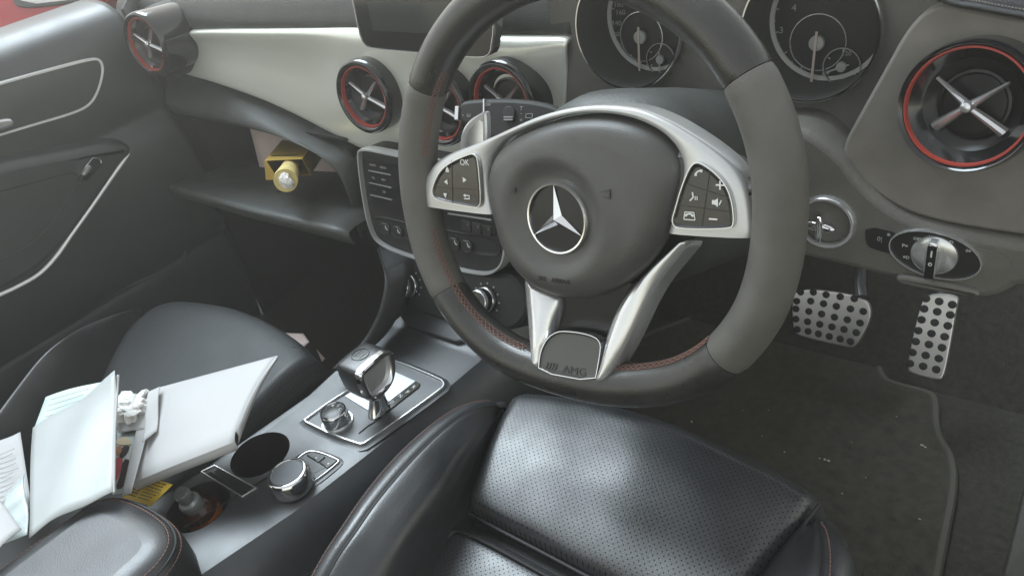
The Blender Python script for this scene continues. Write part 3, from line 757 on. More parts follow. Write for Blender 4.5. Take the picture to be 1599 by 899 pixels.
rim_piece('rim_leather', 33.4, 142.8, WLEATH); rim_piece('rim_leather', 210.7, 325.3, WLEATH)
def rim_stitch(a0, a1, m, step=2.1):
    bm = bmesh.new(); a = a0; n = 0
    def P(a, s):
        c = rim_c(a); t = (rim_c(a + .5) - rim_c(a - .5)).normalized(); o = WN.cross(t).normalized()
        inward = -1 if (c + o * .01).length > c.length else 1
        th = math.radians(24 + s * 7); R = rim_tr(a) + .0002
        return c + o * (inward * R * math.cos(th)) + WN * (R * math.sin(th))
    while a < a1:
        tube([P(a, -1), P(a + step * .5, 0) + WN * .0004, P(a + step, 1)], .0004, 5, bm=bm)
        tube([P(a, 1), P(a + step * .5, 0) + WN * .0005, P(a + step, -1)], .0004, 5, bm=bm)
        a += step
    for s in (-1, 1):
        q = [P(a0 + (a1 - a0) * i / 40, s * 1.25) for i in range(41)]
        tube(q, .0003, 5, bm=bm)
    return finish('stitching', bm, m, wh)
rim_stitch(134, 163, STITCH); rim_stitch(188, 250, STITCH); rim_stitch(289, 326, STITCH)
# hub body behind
def wpts(L, w=0): return [Vector(W2(x, y, w)) for x, y in L]
hubo = wpts([(800, 250), (850, 205), (920, 190), (990, 200), (1040, 240), (1050, 300), (1030, 380), (985, 450), (900, 480), (830, 455), (790, 400), (775, 320)])
finish('hub_back', plate(chaikin(hubo, 2), fw_, [(0, -.075), (0, -.02), (.004, -.016)]), DARKP, wh)
# dark arms of the two side spokes, wrapped in leather
la = wpts([(648, 322), (662, 262), (672, 250), (690, 266), (716, 264), (760, 258), (800, 245), (810, 300), (790, 345), (740, 336)])
ra_ = wpts([(1178, 376), (1190, 300), (1188, 285), (1160, 285), (1120, 262), (1075, 235), (1030, 235), (1020, 300), (1035, 368), (1100, 372)])
for L in (la, ra_):
    finish('spoke_arm', plate(chaikin(L, 2), fw_, [(-.004, -.034), (0, -.028), (0, -.012), (.0015, -.007), (.005, -.0045)]), WLEATH, wh)
# silver bezel over the top of the airbag and both spokes
outer = [(654, 321), (652, 308), (660, 280), (676, 256), (700, 240), (730, 229), (765, 215), (800, 199), (840, 182), (880, 171), (920, 165), (960, 165), (1000, 171), (1040, 187), (1075, 207), (1110, 231), (1140, 257), (1158, 284), (1168, 320), (1173, 368), (1170, 373)]
inner = [(1040, 365), (1052, 322), (1061, 290), (1065, 262), (1058, 237), (1040, 214), (1015, 197), (985, 185), (950, 178), (915, 177), (880, 182), (845, 191), (815, 203), (788, 218), (768, 240), (760, 262), (758, 290), (762, 318), (766, 336)]
def densify(P, n=3):
    out = []
    for i in range(len(P)):
        a, b = P[i], P[(i + 1) % len(P)]
        for k in range(n): out.append(a.lerp(b, k / n))
    return out
def resample(P, n):
    sp = spline(P, 8); L = [0]
    for i in range(1, len(sp)): L.append(L[-1] + (sp[i] - sp[i - 1]).length)
    out = []; k = 0
    for i in range(n):
        d = L[-1] * i / (n - 1)
        while k < len(L) - 2 and L[k + 1] < d: k += 1
        out.append(sp[k].lerp(sp[k + 1], (d - L[k]) / max(1e-9, L[k + 1] - L[k])))
    return out
bo_ = resample(wpts(outer), 90); bi_ = resample(wpts(inner[::-1]), 90)
rings = []
for t, h_ in ((-.0, -.022), (0, -.0045), (.03, -.0022), (.08, -.0008), (.2, .0004), (.5, .0012), (.8, .0006), (.92, -.0006), (.97, -.002), (1, -.0045), (1, -.020)):
    row = [fw_.p(*(p.lerp(q, t)), h_) for p, q in zip(bo_, bi_)]
    rings.append([fw_.p(*(bo_[0].lerp(bi_[0], t)), -.02)] + row + [fw_.p(*(bo_[-1].lerp(bi_[-1], t)), -.02)])
bezel = finish('spoke_bezel', grid(rings), SILVER, wh, sharp=1.0)
# button pads
lpad = [(679, 302), (684, 283), (694, 265), (712, 252), (738, 241), (745, 241), (750, 248), (755, 312), (751, 321), (744, 321), (690, 311)]
rpad = [(1054, 345), (1060, 325), (1070, 290), (1082, 262), (1090, 254), (1100, 256), (1122, 272), (1138, 292), (1146, 318), (1148, 346), (1143, 354), (1062, 354)]
def pad(L, syms, splits):
    o = chaikin(wpts(L), 2)
    p = finish('button_pad', plate(o, fw_, [(-.0006, .0), (0, .0028), (.001, .0034), (.002, .003)]), PIANO, wh)
    finish('pad_rim', band([q for q in inset(o if area(o) > 0 else o[::-1], -.0014)], fw_, .0013, .0042, .0008), SATCH, p)
    bm = bmesh.new()
    for a, b in splits: line2(W2(*a), W2(*b), .0006, fw_, .003, .0034, bm)
    finish('button_gap', bm, GREYB, p)
    bm = bmesh.new()
    for s, x, y, z in syms:
        u, v = W2(x, y, .003)
        c = Vector((u, v))
        if s == 'L': poly([c + Vector((-.0022, 0)), c + Vector((.0018, -.0022)), c + Vector((.0018, .0022))], fw_, .0032, .0037, bm)
        elif s == 'R': poly([c + Vector((.0022, 0)), c + Vector((-.0018, .0022)), c + Vector((-.0018, -.0022))], fw_, .0032, .0037, bm)
        elif s == 'D': poly([c + Vector((0, -.0022)), c + Vector((.0022, .0018)), c + Vector((-.0022, .0018))], fw_, .0032, .0037, bm)
        elif s == 'U':
            poly([c + Vector((0, .0022)), c + Vector((-.0022, -.0012)), c + Vector((.0022, -.0012))], fw_, .0032, .0037, bm)
            line2(c + Vector((-.002, -.002)), c + Vector((.002, -.002)), .001, fw_, .0032, .0037, bm)
        elif s == 'back':
            line2(c + Vector((-.003, -.0018)), c + Vector((.0035, -.0018)), .0008, fw_, .0032, .0037, bm); line2(c + Vector((.0032, -.0018)), c + Vector((.0032, .001)), .0008, fw_, .0032, .0037, bm)
            line2(c + Vector((-.002, .001)), c + Vector((.0035, .001)), .0008, fw_, .0032, .0037, bm); poly([c + Vector((-.0035, .001)), c + Vector((-.001, -.0006)), c + Vector((-.001, .0026))], fw_, .0033, .0038, bm)
        elif s in ('call', 'end'):
            pts = []
            for k in range(9):
                t = math.radians((200 - k * 15) if s == 'call' else (150 - k * 15)) + (-.3 if s == 'call' else 0); pts.append(c + Vector((.0034 * math.cos(t), .0034 * math.sin(t) - .0015)))
            for k in range(8): line2(pts[k], pts[k + 1], .0016 if k in (0, 1, 6, 7) else .001, fw_, .0032, .0037, bm)
            if s == 'end':
                q = [(-.0042, -.0022), (.0042, -.0022), (.0034, .003), (-.0034, .003)]
                for k in range(4): line2(c + Vector(q[k]), c + Vector(q[(k + 1) % 4]), .0006, fw_, .0032, .0036, bm)
        elif s == '+': line2(c + Vector((-.003, 0)), c + Vector((.003, 0)), .0010, fw_, .0032, .0037, bm); line2(c + Vector((0, -.003)), c + Vector((0, .003)), .0010, fw_, .0032, .0038, bm)
        elif s == '-': line2(c + Vector((-.003, 0)), c + Vector((.003, 0)), .0010, fw_, .0032, .0037, bm)
        elif s == 'voice':
            line2(c + Vector((-.001, .003)), c + Vector((-.0005, -.0005)), .0009, fw_, .0032, .0037, bm); line2(c + Vector((-.0005, -.0005)), c + Vector((-.003, -.003)), .0009, fw_, .0032, .0037, bm)
            for k in (0, 1): line2(c + Vector((.001 + k * .0014, -.0022)), c + Vector((.001 + k * .0014, .0004)), .0006, fw_, .0032, .0037, bm)
        elif s == 'mute':
            poly([c + Vector((-.003, -.0014)), c + Vector((-.001, -.0014)), c + Vector((.0012, -.003)), c + Vector((.0012, .003)), c + Vector((-.001, .0014)), c + Vector((-.003, .0014))], fw_, .0032, .0037, bm)
            line2(c + Vector((.002, -.0016)), c + Vector((.0036, .0016)), .0008, fw_, .0032, .0037, bm)
        else: text(s, z, fw_.mat(u, v, .0035), bm)
    finish('button_symbols', bm, WHITEP, p)
pad(lpad, [('OK', 726, 254, .0072), ('U', 699, 264, 0), ('L', 697, 284, 0), ('R', 726, 281, 0), ('D', 696, 305, 0), ('back', 729, 307, 0)], [((709, 250), (711, 318)), ((682, 291), (753, 296))])
pad(rpad, [('call', 1094, 271, 0), ('+', 1125, 289, 0), ('voice', 1084, 307, 0), ('mute', 1119, 316, 0), ('end', 1077, 338, 0), ('-', 1114, 342, 0)], [((1075, 286), (1145, 309)), ((1062, 319), (1148, 330)), ((1112, 264), (1099, 352))])
# airbag cover: a dome with a dished middle for the emblem
ab = chaikin(wpts([(768, 337), (761, 315), (759, 288), (762, 262), (770, 241), (790, 219), (818, 204), (850, 191), (882, 183), (918, 179), (952, 180), (985, 187), (1014, 199), (1038, 216), (1056, 238), (1063, 262), (1059, 290), (1050, 325), (1038, 365), (1018, 402), (990, 434), (955, 458), (915, 471), (880, 470), (848, 460), (818, 441), (793, 412), (777, 375)]), 2)
def ray_r(t):                                 # outline radius in direction t from the hub centre
    d = Vector((math.cos(t), math.sin(t))); best = .08
    for i in range(len(ab)):
        p, q = ab[i], ab[(i + 1) % len(ab)]; e_ = q - p; den = d.x * e_.y - d.y * e_.x
        if abs(den) < 1e-12: continue
        s = (p.x * e_.y - p.y * e_.x) / den; k = (p.x * d.y - p.y * d.x) / den
        if s > 0 and -1e-6 <= k <= 1 + 1e-6: best = s
    return best
rings = []; na = 120
RR = [ray_r(2 * math.pi * k / na) for k in range(na)]
def ss(a, b, x): x = max(0, min(1, (x - a) / (b - a))); return x * x * (3 - 2 * x)
for fr_ in (1.0, .995, .975, .94, .88, .8, .74, .68, .62, .56, .5, .45, .4, .36, .3, .2, .05):
    rg = []
    for k in range(na):
        R = RR[k]; r_ = fr_ * R; t = 2 * math.pi * k / na
        edge = -.012 + .020 * math.sqrt(max(0, 1 - ((fr_ - .80) / .2) ** 2)) if fr_ > .8 else .008
        h_ = edge
        h_ += .003 * ss(.068, .048, r_)          # raised round middle
        h_ -= .0058 * ss(.048, .031, r_)          # dish round the emblem
        rg.append(fw_.p(r_ * math.cos(t), r_ * math.sin(t), h_))
    rings.append(rg)
bm = grid(rings, None, True); bm.faces.new([bm.verts.new(p) for p in rings[-1]])
cov = finish('airbag_cover', bm, AIRB, wh, sharp=1.5)
def AH(u, v):
    r_ = math.hypot(u, v); t = math.atan2(v, u); f_ = r_ / ray_r(t if t > 0 else t + 2 * math.pi)
    h_ = -.012 + .020 * math.sqrt(max(0, 1 - (max(0, f_ - .80) / .2) ** 2))
    return h_ + .003 * ss(.068, .048, r_) - .0058 * ss(.048, .031, r_)
bm = bmesh.new()
for s_, x, y in (('SRS', 852, 433), ('AIRBAG', 880, 437)):
    u, v = W2(x, y, .007); text(s_, .0052, fw_.mat(u, v, AH(u, v) + .0003), bm, ext=.0004)
for cx_, s_ in ((798, -1), (945, 1)):
    c = Vector(W2(cx_, 297 if s_ < 0 else 303, .010)); h0 = AH(c.x, c.y)
    q = [(-.004, .0018), (-.001, .0018), (.004, .0032), (.004, -.0032), (-.001, -.0018), (-.004, -.0018)]
    for k in range(6): line2(c + Vector((q[k][0] * s_, q[k][1])), c + Vector((q[(k + 1) % 6][0] * s_, q[(k + 1) % 6][1])), .0006, fw_, h0 - .001, h0 + .0005, bm)
finish('embossed_marks', bm, WLEATH, cov)
# emblem
ec = Vector(W2(871, 341, .006)); EH = .0055
em = finish('emblem', lathe([(.0262, .004), (.0258, EH + .0005), (.001, EH + .0012)], fw_, 48, ec.x, ec.y), BLACKG, wh)
finish('emblem_ring', lathe([(.0282, .004), (.0285, .0075), (.0275, .0092), (.0262, .0090), (.0255, .0070), (.0255, .005)], fw_, 64, ec.x, ec.y, cap=False), CHROME, em, sharp=.5)
bm = bmesh.new(); apex = bm.verts.new(fw_.p(ec.x, ec.y, EH + .0062))
tips = []; vals = []
for k in range(3):
    t = math.radians(92 + 120 * k); tips.append(bm.verts.new(fw_.p(ec.x + .0262 * math.cos(t), ec.y + .0262 * math.sin(t), EH + .0022)))
    t += math.radians(60); vals.append(bm.verts.new(fw_.p(ec.x + .0050 * math.cos(t), ec.y + .0050 * math.sin(t), EH + .001)))
for k in range(3):
    bm.faces.new((apex, tips[k], vals[k])); bm.faces.new((apex, vals[k - 1], tips[k]))
finish('emblem_star', bm, CHROME, em, smooth=False)
# lower spoke: two polished prongs round a dark centre and a badge plate
fl_ = Fr(wv(0, -.07, -.004), WU, wv(0, 1, -.25))
def lpts(L, w=0): return [fl_.px(x, y, w) for x, y in L]
lp_ = [(814, 430), (817, 470), (820, 500), (824, 545), (827, 565), (833, 575), (840, 576), (843, 550), (852, 530), (858, 505), (866, 480), (868, 462), (845, 452), (825, 440)]
rp_ = [(1064, 374), (1078, 375), (1058, 400), (1028, 436), (1010, 466), (990, 508), (975, 540), (962, 562), (952, 580), (943, 594), (933, 599), (927, 597), (934, 575), (940, 545), (945, 520), (956, 490), (975, 458), (1010, 422), (1036, 398)]
def prong(P, ridge, hs):
    o = chaikin(lpts(P), 1)
    if area(o) < 0: o = o[::-1]
    o = densify(o, 2)
    bm = bmesh.new(); rd = spline([Vector((*fl_.px(x, y), 0)) for x, y in ridge], 12)
    def near(q):
        b = min(rd, key=lambda r_: (Vector((r_.x, r_.y)) - q).length); return Vector((b.x, b.y))
    prof_ = [(0, -.024), (0, -.006), (.10, -.0025), (.3, -.0005), (.6, .0012), (.85, .002)]
    rings = []
    for t, h_ in prof_:
        rings.append([fl_.p(*(q.lerp(near(q), t)), h_ * hs) for q in o])
    grid(rings, bm, True)
    bm.faces.new([bm.verts.new(p) for p in rings[-1]])
    return finish('lower_spoke', bm, SATCH, wh, sharp=1.2)
prong(lp_, [(835, 455), (838, 490), (838, 530), (835, 565)], 1)
prong(rp_, [(1062, 380), (1020, 420), (985, 465), (962, 520), (945, 565), (935, 590)], 1)
ctr = wpts([(855, 455), (868, 470), (866, 500), (850, 530), (850, 545), (925, 560), (938, 540), (948, 515), (965, 470), (985, 440), (920, 455)])
finish('spoke_recess', plate(chaikin(ctr, 1), fw_, [(0, -.05), (0, -.0135), (.002, -.012)]), BLACKG, wh)
bd = lpts([(840, 580), (842, 556), (847, 540), (856, 526), (869, 518), (882, 517), (908, 520), (928, 526), (936, 534), (937, 545), (933, 570), (928, 596)])
bdo = chaikin(bd, 1)
bp_ = finish('badge_plate', plate(bdo, fl_, [(0, -.03), (0, -.0030), (.001, -.0018), (.002, -.0024)]), BADGE, wh)
finish('badge_rim', band(inset(bdo if area(bdo) > 0 else bdo[::-1], -.0006), fl_, .0011, -.0004, -.010), CHROME, bp_)
bm = bmesh.new()
a0 = fl_.px(850, 571, -.002); a1 = fl_.px(921, 583, -.002); d = (a1 - a0); L_ = d.length; d.normalize(); n2 = Vector((-d.y, d.x))
for k in range(4):
    c = a0 + d * (L_ * (.05 + k * .065)); line2(c - n2 * .0032 - d * .0016, c + n2 * .0032 + d * .0016, .0012 + .0003 * k, fl_, -.0025, -.0016, bm)
an_ = math.atan2(d.y, d.x); cc = a0 + d * (L_ * .67)
text('AMG', .0086, fl_.mat(cc.x, cc.y, -.0019, an_), bm, squash=1.25, ext=.0002)
finish('badge_lettering', bm, PIANO, bp_)

# steering column, its shroud, paddle and stalk
colm = thing('steering_column', 'dark steering column shroud with its control stalk behind the wheel', 'steering column', wv(0, 0, -.24))
sh = []
for w, ru, rv_, dv in ((-.06, .062, .070, .004), (-.075, .078, .080, .006), (-.10, .086, .086, .004), (-.16, .092, .086, 0), (-.27, .095, .085, -.01)):
    sh.append([wv(ru * math.copysign(abs(math.cos(t)) ** .75, math.cos(t)), rv_ * math.copysign(abs(math.sin(t)) ** .75, math.sin(t)) + dv, w) for t in [2 * math.pi * k / 48 for k in range(48)]])
bm = grid(sh, None, True); bm.faces.new([bm.verts.new(p) for p in sh[0]])
finish('column_shroud', bm, DASHP, colm, sharp=1)
# stalk
def S(x, y, d=.78): return D(x, y, d)
fs_ = Fr(S(790, 190, .76), (S(862, 170, .735) - S(712, 165, .785)), S(790, 130, .76) - S(790, 220, .76))
so_ = [(716, 160), (730, 156), (757, 154), (800, 154), (840, 158), (870, 166), (885, 180), (885, 215), (800, 225), (762, 218), (750, 197), (722, 195), (714, 188)]
stk_ = chaikin([fs_.px(x, y) for x, y in so_], 2)
stk = finish('control_stalk', plate(stk_, fs_, [(0, -.026), (-.001, -.02), (-.001, -.006), (.001, -.002), (.004, 0)], base=True), DARKP, colm, sharp=1)
bm = bmesh.new()
line2(fs_.px(756, 155), fs_.px(756, 180), .0016, fs_, -.004, .0012, bm)
line2(fs_.px(714, 166), fs_.px(713, 187), .0040, fs_, -.02, .0010, bm)
finish('stalk_ring', bm, SATCH, stk)
bm = bmesh.new()
for s, x, y, z in (('OFF', 762, 164, .004), ('-', 761, 173, .006), ('--', 761, 182, .006), ('▪', 723, 180, .004), ('ω', 732, 180, .006), ('T', 814, 170, .006), ('-', 814, 177, .006), ('o', 814, 187, .005)):
    p = fs_.px(x, y); text(s, z, fs_.mat(p.x, p.y, .0002), bm)
q = [fs_.px(x, y) for x, y in ((822, 178), (832, 178), (831, 185), (821, 184))]
for k in range(4): line2(q[k], q[(k + 1) % 4], .0006, fs_, .0001, .0006, bm)
finish('stalk_print', bm, GREYPR, stk)
rk = finish('stalk_rocker', plate(chaikin([fs_.px(x, y) for x, y in ((787, 167), (806, 167), (805, 191), (788, 191))], 1), fs_, rnd(.003, .001, 2)), GREYB, stk)
bm = bmesh.new()
for yy in (184, 188): line2(fs_.px(789, yy), fs_.px(803, yy), .0012, fs_, .0028, .0036, bm)
finish('rocker_mark', bm, GREYPR, rk)
# shift paddle, fixed behind the wheel
fpd = Fr(wv(0, 0, -.035), WU, WV)
pd_ = chaikin([fpd.px(x, y) for x, y in ((717, 240), (718, 218), (722, 202), (733, 187), (748, 178), (756, 174), (759, 178), (760, 214), (758, 236), (735, 260))], 2)
pdl = finish('shift_paddle', plate(pd_, fpd, [(0, -.006), (0, -.001), (.002, 0), (.005, -.0006)], base=True), SILVER, wh)
finish('paddle_pad', poly(chaikin([fpd.px(x, y) for x, y in ((727, 236), (730, 212), (738, 196), (753, 184), (755, 210), (754, 230))], 1), fpd, -.0008, .0002), MATS['satin_chrome'], pdl)

# ================================================================== GEAR LEVER
gc = Z(592, 640, CZ + .003)
gl_ = thing('gear_lever', 'leather and chrome D-shaped gear lever on the console gate', 'gear lever', gc)
fg = Fr(gc, (1, 0, 0), (0, 1, 0))
def loop(w, d, z, rot=0): pass
stem = []
for z, a, b, oy in ((.0, .012, .017, 0), (.008, .0105, .014, .001), (.02, .009, .011, .004), (.03, .0105, .012, .006), (.036, .014, .015, .006)):
    stem.append([gc + Vector((a * math.cos(t), b * math.sin(t) + oy, z)) for t in [2 * math.pi * k / 28 for k in range(28)]])
finish('lever_stem', grid(stem, None, True), CHROME, gl_)
hc = gc + Vector((0, .006, .060))
fh = Fr(hc, (0, 1, 0), (0, 0, 1))             # side profile plane, normal +X
side = chaikin([(-.028, .021), (-.028, -.012), (-.023, -.025), (.003, -.026), (.020, -.016), (.028, .005), (.028, .019), (.018, .0255), (-.020, .0255)], 2)
def fhp(q, x): return fh.p(q.x, q.y, x)
ins = lambda d: inset(side if area(side) > 0 else side[::-1], d)
rings = [[fhp(q, x) for q in ins(d)] for x, d in ((-.0265, .010), (-.025, .004), (-.0205, .0008), (-.013, 0), (0, -.0006), (.010, 0), (.0150, .0008), (.0155, .006))]
bm = grid(rings, None, True)
for rg in (rings[0], rings[-1]): bm.faces.new([bm.verts.new(p) for p in rg])
hd_ = finish('lever_head', bm, LEATHER, gl_, sharp=1.3)
rings = [[fhp(q, x) for q in ins(d)] for x, d in ((.0140, -.0008), (.0215, -.0003), (.0235, .0016), (.0236, .0044), (.0220, .0066), (.019, .0078))]
finish('lever_trim', grid(rings, None, True), CHROME, hd_)
rings = [[fhp(q, x) for q in ins(d)] for x, d in ((.0205, .0072), (.0175, .0098), (.0165, .0108))]
bm = grid(rings, None, True); bm.faces.new([bm.verts.new(p) for p in rings[-1]]); finish('lever_side', bm, SILVER, hd_)
ft = Fr(hc + Vector((-.003, 0, .0257)), (1, 0, 0), (0, 1, 0))
finish('lever_crest', band(circ(.0115, 32), ft, .0010, .0008, -.0003), GREYB, hd_)
bm = bmesh.new()
for k in range(3): line2((-.005 + k * .005, -.006), (-.005 + k * .005, .006), .0012, ft, -.0003, .0006, bm)
finish('lever_crest_mark', bm, GREYB, hd_)

# ================================================================== DRIVER'S SEAT
SEATN = Vector((0, -.20, 1)).normalized()
def SP(x, y, h=0): return pl(x, y, Vector((0, .045, -.28)) + SEATN * h, SEATN)
seat = thing('driver_seat', 'black perforated leather driver seat with extended thigh cushion, under the steering wheel', 'car seat', (.02, -.15, -.5))
def cushion(front, rear, drop, name, material, nx=9, crown=.012, rear_drop=.03, front_roll=.05):
    """pillow between two pixel-measured edges (lists of points), rolled down all round"""
    F = spline(front, 6); R = spline(rear, 6); n = len(F); rows = []
    for t in [-.12, -.1, -.07, -.03, .02, .1, .25, .4, .55, .7, .85, .93, .98, 1.02, 1.05, 1.05]:
        row = []
        tt = max(0, min(1, t))
        for i in range(n):
            s = 2 * i / (n - 1) - 1
            p = R[i].lerp(F[i], tt)
            row.append(p)
        rows.append(row)
    return rows
FE = [SP(799, 613), SP(850, 617), SP(905, 626), SP(1000, 648), SP(1100, 687), SP(1200, 735), SP(1266, 775)]
RE = [SP(727, 781), SP(775, 806), SP(830, 834), SP(905, 873), SP(975, 910), SP(1060, 957), SP(1105, 985)]
F = spline(FE, 7); R = spline(RE, 7); n = len(F); rows = []
Yv = Vector((0, 1, .2)).normalized()
prof_ = [(-1, -.012, -.075), (-1, -.006, -.04), (-1, -.001, -.012), (0, .003, -.003), (.05, 0, .001), (.15, 0, .004), (.3, 0, .006), (.5, 0, .007), (.7, 0, .006), (.85, 0, .003), (.95, 0, .0), (1, 0, -.004), (1, .010, -.014), (1, .016, -.035), (1, .014, -.09), (1, .002, -.13)]
for t, dy, dh in prof_:
    tt = max(0, min(1, t)); row = []
    for i in range(n):
        s = 2 * i / (n - 1) - 1
        p = R[i].lerp(F[i], tt); e_ = max(0, (abs(s) - .9) / .1)
        wv_ = .0009 * math.sin(i * .55 + tt * 3) * (1 - abs(s)) * (0 < t < 1)
        row.append(p + Yv * dy + SEATN * (dh + wv_ - .006 * e_ * e_))
    # rolled ends
    d = (row[-1] - row[0]).normalized()
    row = [row[0] - d * .006 - SEATN * .05, row[0] - d * .004 - SEATN * .012] + row + [row[-1] + d * .004 - SEATN * .010, row[-1] + d * .007 - SEATN * .05]
    rows.append(row)
bm = surf(rows, 1, 3)
tc_ = finish('thigh_cushion', bm, PERF, seat, sharp=1.5)
pp = [p + SEATN * (-.018) - Yv * .005 for p in spline(RE, 7)]
finish('piping', tube(pp, .0022, 8), PIPING, tc_)
ef = [RE[-1].lerp(FE[-1], k / 6) + (FE[-1] - FE[0]).normalized() * .007 + SEATN * -.009 for k in range(7)]
finish('piping', tube(ef, .0022, 8), PIPING, tc_)
# main cushion behind it
mc0 = [SP(700, 838, -.012), SP(716, 829, -.012), SP(760, 848, -.012), SP(820, 880, -.012), SP(900, 925, -.012), SP(1000, 985, -.012), SP(1080, 1040, -.012)]
Mf = spline(mc0, 5); rows = []
for dy, dh in ((.012, -.10), (.012, -.045), (.008, -.012), (.0, -.002), (-.015, .002), (-.05, .003), (-.10, -.002), (-.2, -.01), (-.35, -.03)):
    rows.append([p + Yv * dy + SEATN * (dh) for p in Mf])
finish('seat_cushion', surf(rows, 1, 4), PERF, seat, sharp=1.5)
finish('piping', tube([p + SEATN * .001 for p in Mf], .002, 8), PIPING, seat)
# dark gap between the two cushions
finish('seat_base', box(Vector((.02, -.16, -.42)), Vector((.36, .40, .13)), rot=Matrix.Rotation(.19, 4, 'X'), bev=.02), DARKP, seat)
# left bolster
def BP(x, y, z): return Z(x, y, z)
ro = [(470, 925), (485, 899), (506, 862), (530, 826), (562, 779), (600, 731), (640, 690), (680, 657), (715, 636), (747, 627), (772, 628)]
rs = [(490, 935), (507, 905), (528, 868), (554, 831), (586, 785), (624, 739), (664, 697), (700, 665), (732, 644), (758, 634), (776, 632)]
rm = [(570, 960), (588, 920), (606, 885), (630, 845), (660, 800), (690, 758), (712, 722), (738, 690), (757, 668), (772, 650), (781, 640)]
ri = [(655, 975), (668, 935), (676, 895), (694, 850), (712, 815), (728, 775), (746, 735), (762, 698), (775, 668), (783, 650), (787, 641)]
n = len(ro)
zo = [-.235 - .0 * i for i in range(n)]
def zc(i): return [-.262, -.255, -.248, -.243, -.240, -.240, -.243, -.248, -.256, -.266, -.28][i]
O = [BP(*ro[i], zc(i) - .004) for i in range(n)]; S_ = [BP(*rs[i], zc(i)) for i in range(n)]
M_ = [BP(*rm[i], zc(i) - .019) for i in range(n)]; I_ = [SP(*ri[i], -.010) for i in range(n)]
rows = [[p + Vector((-.012, -.004, -.24)) for p in O], [p + Vector((-.014, -.002, -.10)) for p in O], [p + Vector((-.008, 0, -.03)) for p in O], [p + Vector((-.002, 0, -.006)) for p in O], O, [o.lerp(s, .6) + Vector((0, 0, .0035)) for o, s in zip(O, S_)], [o.lerp(s, .93) + Vector((0, 0, .0005)) for o, s in zip(O, S_)], [s + Vector((0, 0, -.002)) for s in S_], [s.lerp(q, .06) + Vector((0, 0, .0015)) for s, q in zip(S_, M_)], [s.lerp(q, .4) + Vector((0, 0, .0035)) for s, q in zip(S_, M_)], M_, [q.lerp(k, .6) + Vector((0, 0, -.001)) for q, k in zip(M_, I_)], I_, [k + Vector((.02, 0, -.05)) for k in I_]]
sbl = finish('side_bolster', surf(rows, 4, 3), LEATHER, seat, sharp=1.6)
tipa = rows
bm = bmesh.new()
for k in (O[-1],):
    pass
finish('stitching', stitches([o.lerp(s, .25) + Vector((-.001, 0, .0022)) for o, s in zip(O, S_)], .00055, 6), STITCH, sbl)
finish('piping', tube(spline([s + Vector((0, 0, -.0006)) for s in S_], 4), .0016, 8), PIPING, sbl)
# front end of the bolster, rolled down
rows = [[r[-1] for r in rows[:13]], [r[-1] + Vector((.004, .012, -.012 - .02 * abs(j - 5) / 8)) for j, r in enumerate(rows[:13])], [r[-1] + Vector((.004, .016, -.06)) for r in rows[:13]], [r[-1] + Vector((.004, .012, -.16)) for r in rows[:13]]]
finish('bolster_end', surf(rows, 3, 4), LEATHER, seat, sharp=1.6)
# right bolster
ri2 = [(1120, 985), (1150, 945), (1178, 905), (1205, 868), (1226, 842), (1245, 824), (1258, 815)]
rm2 = [(1185, 1010), (1203, 965), (1222, 925), (1238, 885), (1250, 852), (1260, 828), (1266, 816)]
rs2 = [(1262, 1030), (1270, 985), (1277, 940), (1283, 895), (1284, 860), (1281, 830), (1275, 815)]
ro2 = [(1312, 1040), (1318, 995), (1324, 950), (1328, 905), (1326, 868), (1315, 838), (1292, 815)]
zc2 = [-.268, -.263, -.262, -.264, -.27, -.28, -.292]
n = 7
I2 = [SP(*ri2[i], -.012) for i in range(n)]; M2 = [BP(*rm2[i], zc2[i] - .008) for i in range(n)]; S2 = [BP(*rs2[i], zc2[i]) for i in range(n)]; O2 = [BP(*ro2[i], zc2[i] - .012) for i in range(n)]
rows = [[p + Vector((-.02, 0, -.05)) for p in I2], I2, M2, [s.lerp(q, .4) + Vector((0, 0, .003)) for s, q in zip(S2, M2)], [s.lerp(q, .06) + Vector((0, 0, .0012)) for s, q in zip(S2, M2)], [s + Vector((0, 0, -.0018)) for s in S2], [s.lerp(o, .08) + Vector((0, 0, .0005)) for s, o in zip(S2, O2)], [s.lerp(o, .5) + Vector((0, 0, .0035)) for s, o in zip(S2, O2)], O2, [o + Vector((.006, .002, -.02)) for o in O2], [o + Vector((.012, .002, -.09)) for o in O2], [o + Vector((.012, .002, -.22)) for o in O2]]
sbr = finish('side_bolster', surf(rows, 5, 3), LEATHER, seat, sharp=1.6)
finish('stitching', stitches([s.lerp(o, .28) + Vector((0, 0, .0026)) for s, o in zip(S2, O2)], .0006, 6), STITCH, sbr)
finish('piping', tube(spline(S2, 4), .0016, 8), PIPING, sbr)
finish('bolster_end', surf([[r[-1] for r in rows], [r[-1] + Vector((0, .012, -.02)) for r in rows], [r[-1] + Vector((0, .014, -.10)) for r in rows], [r[-1] + Vector((0, .01, -.2)) for r in rows]], 3, 4), LEATHER, seat, sharp=1.6)

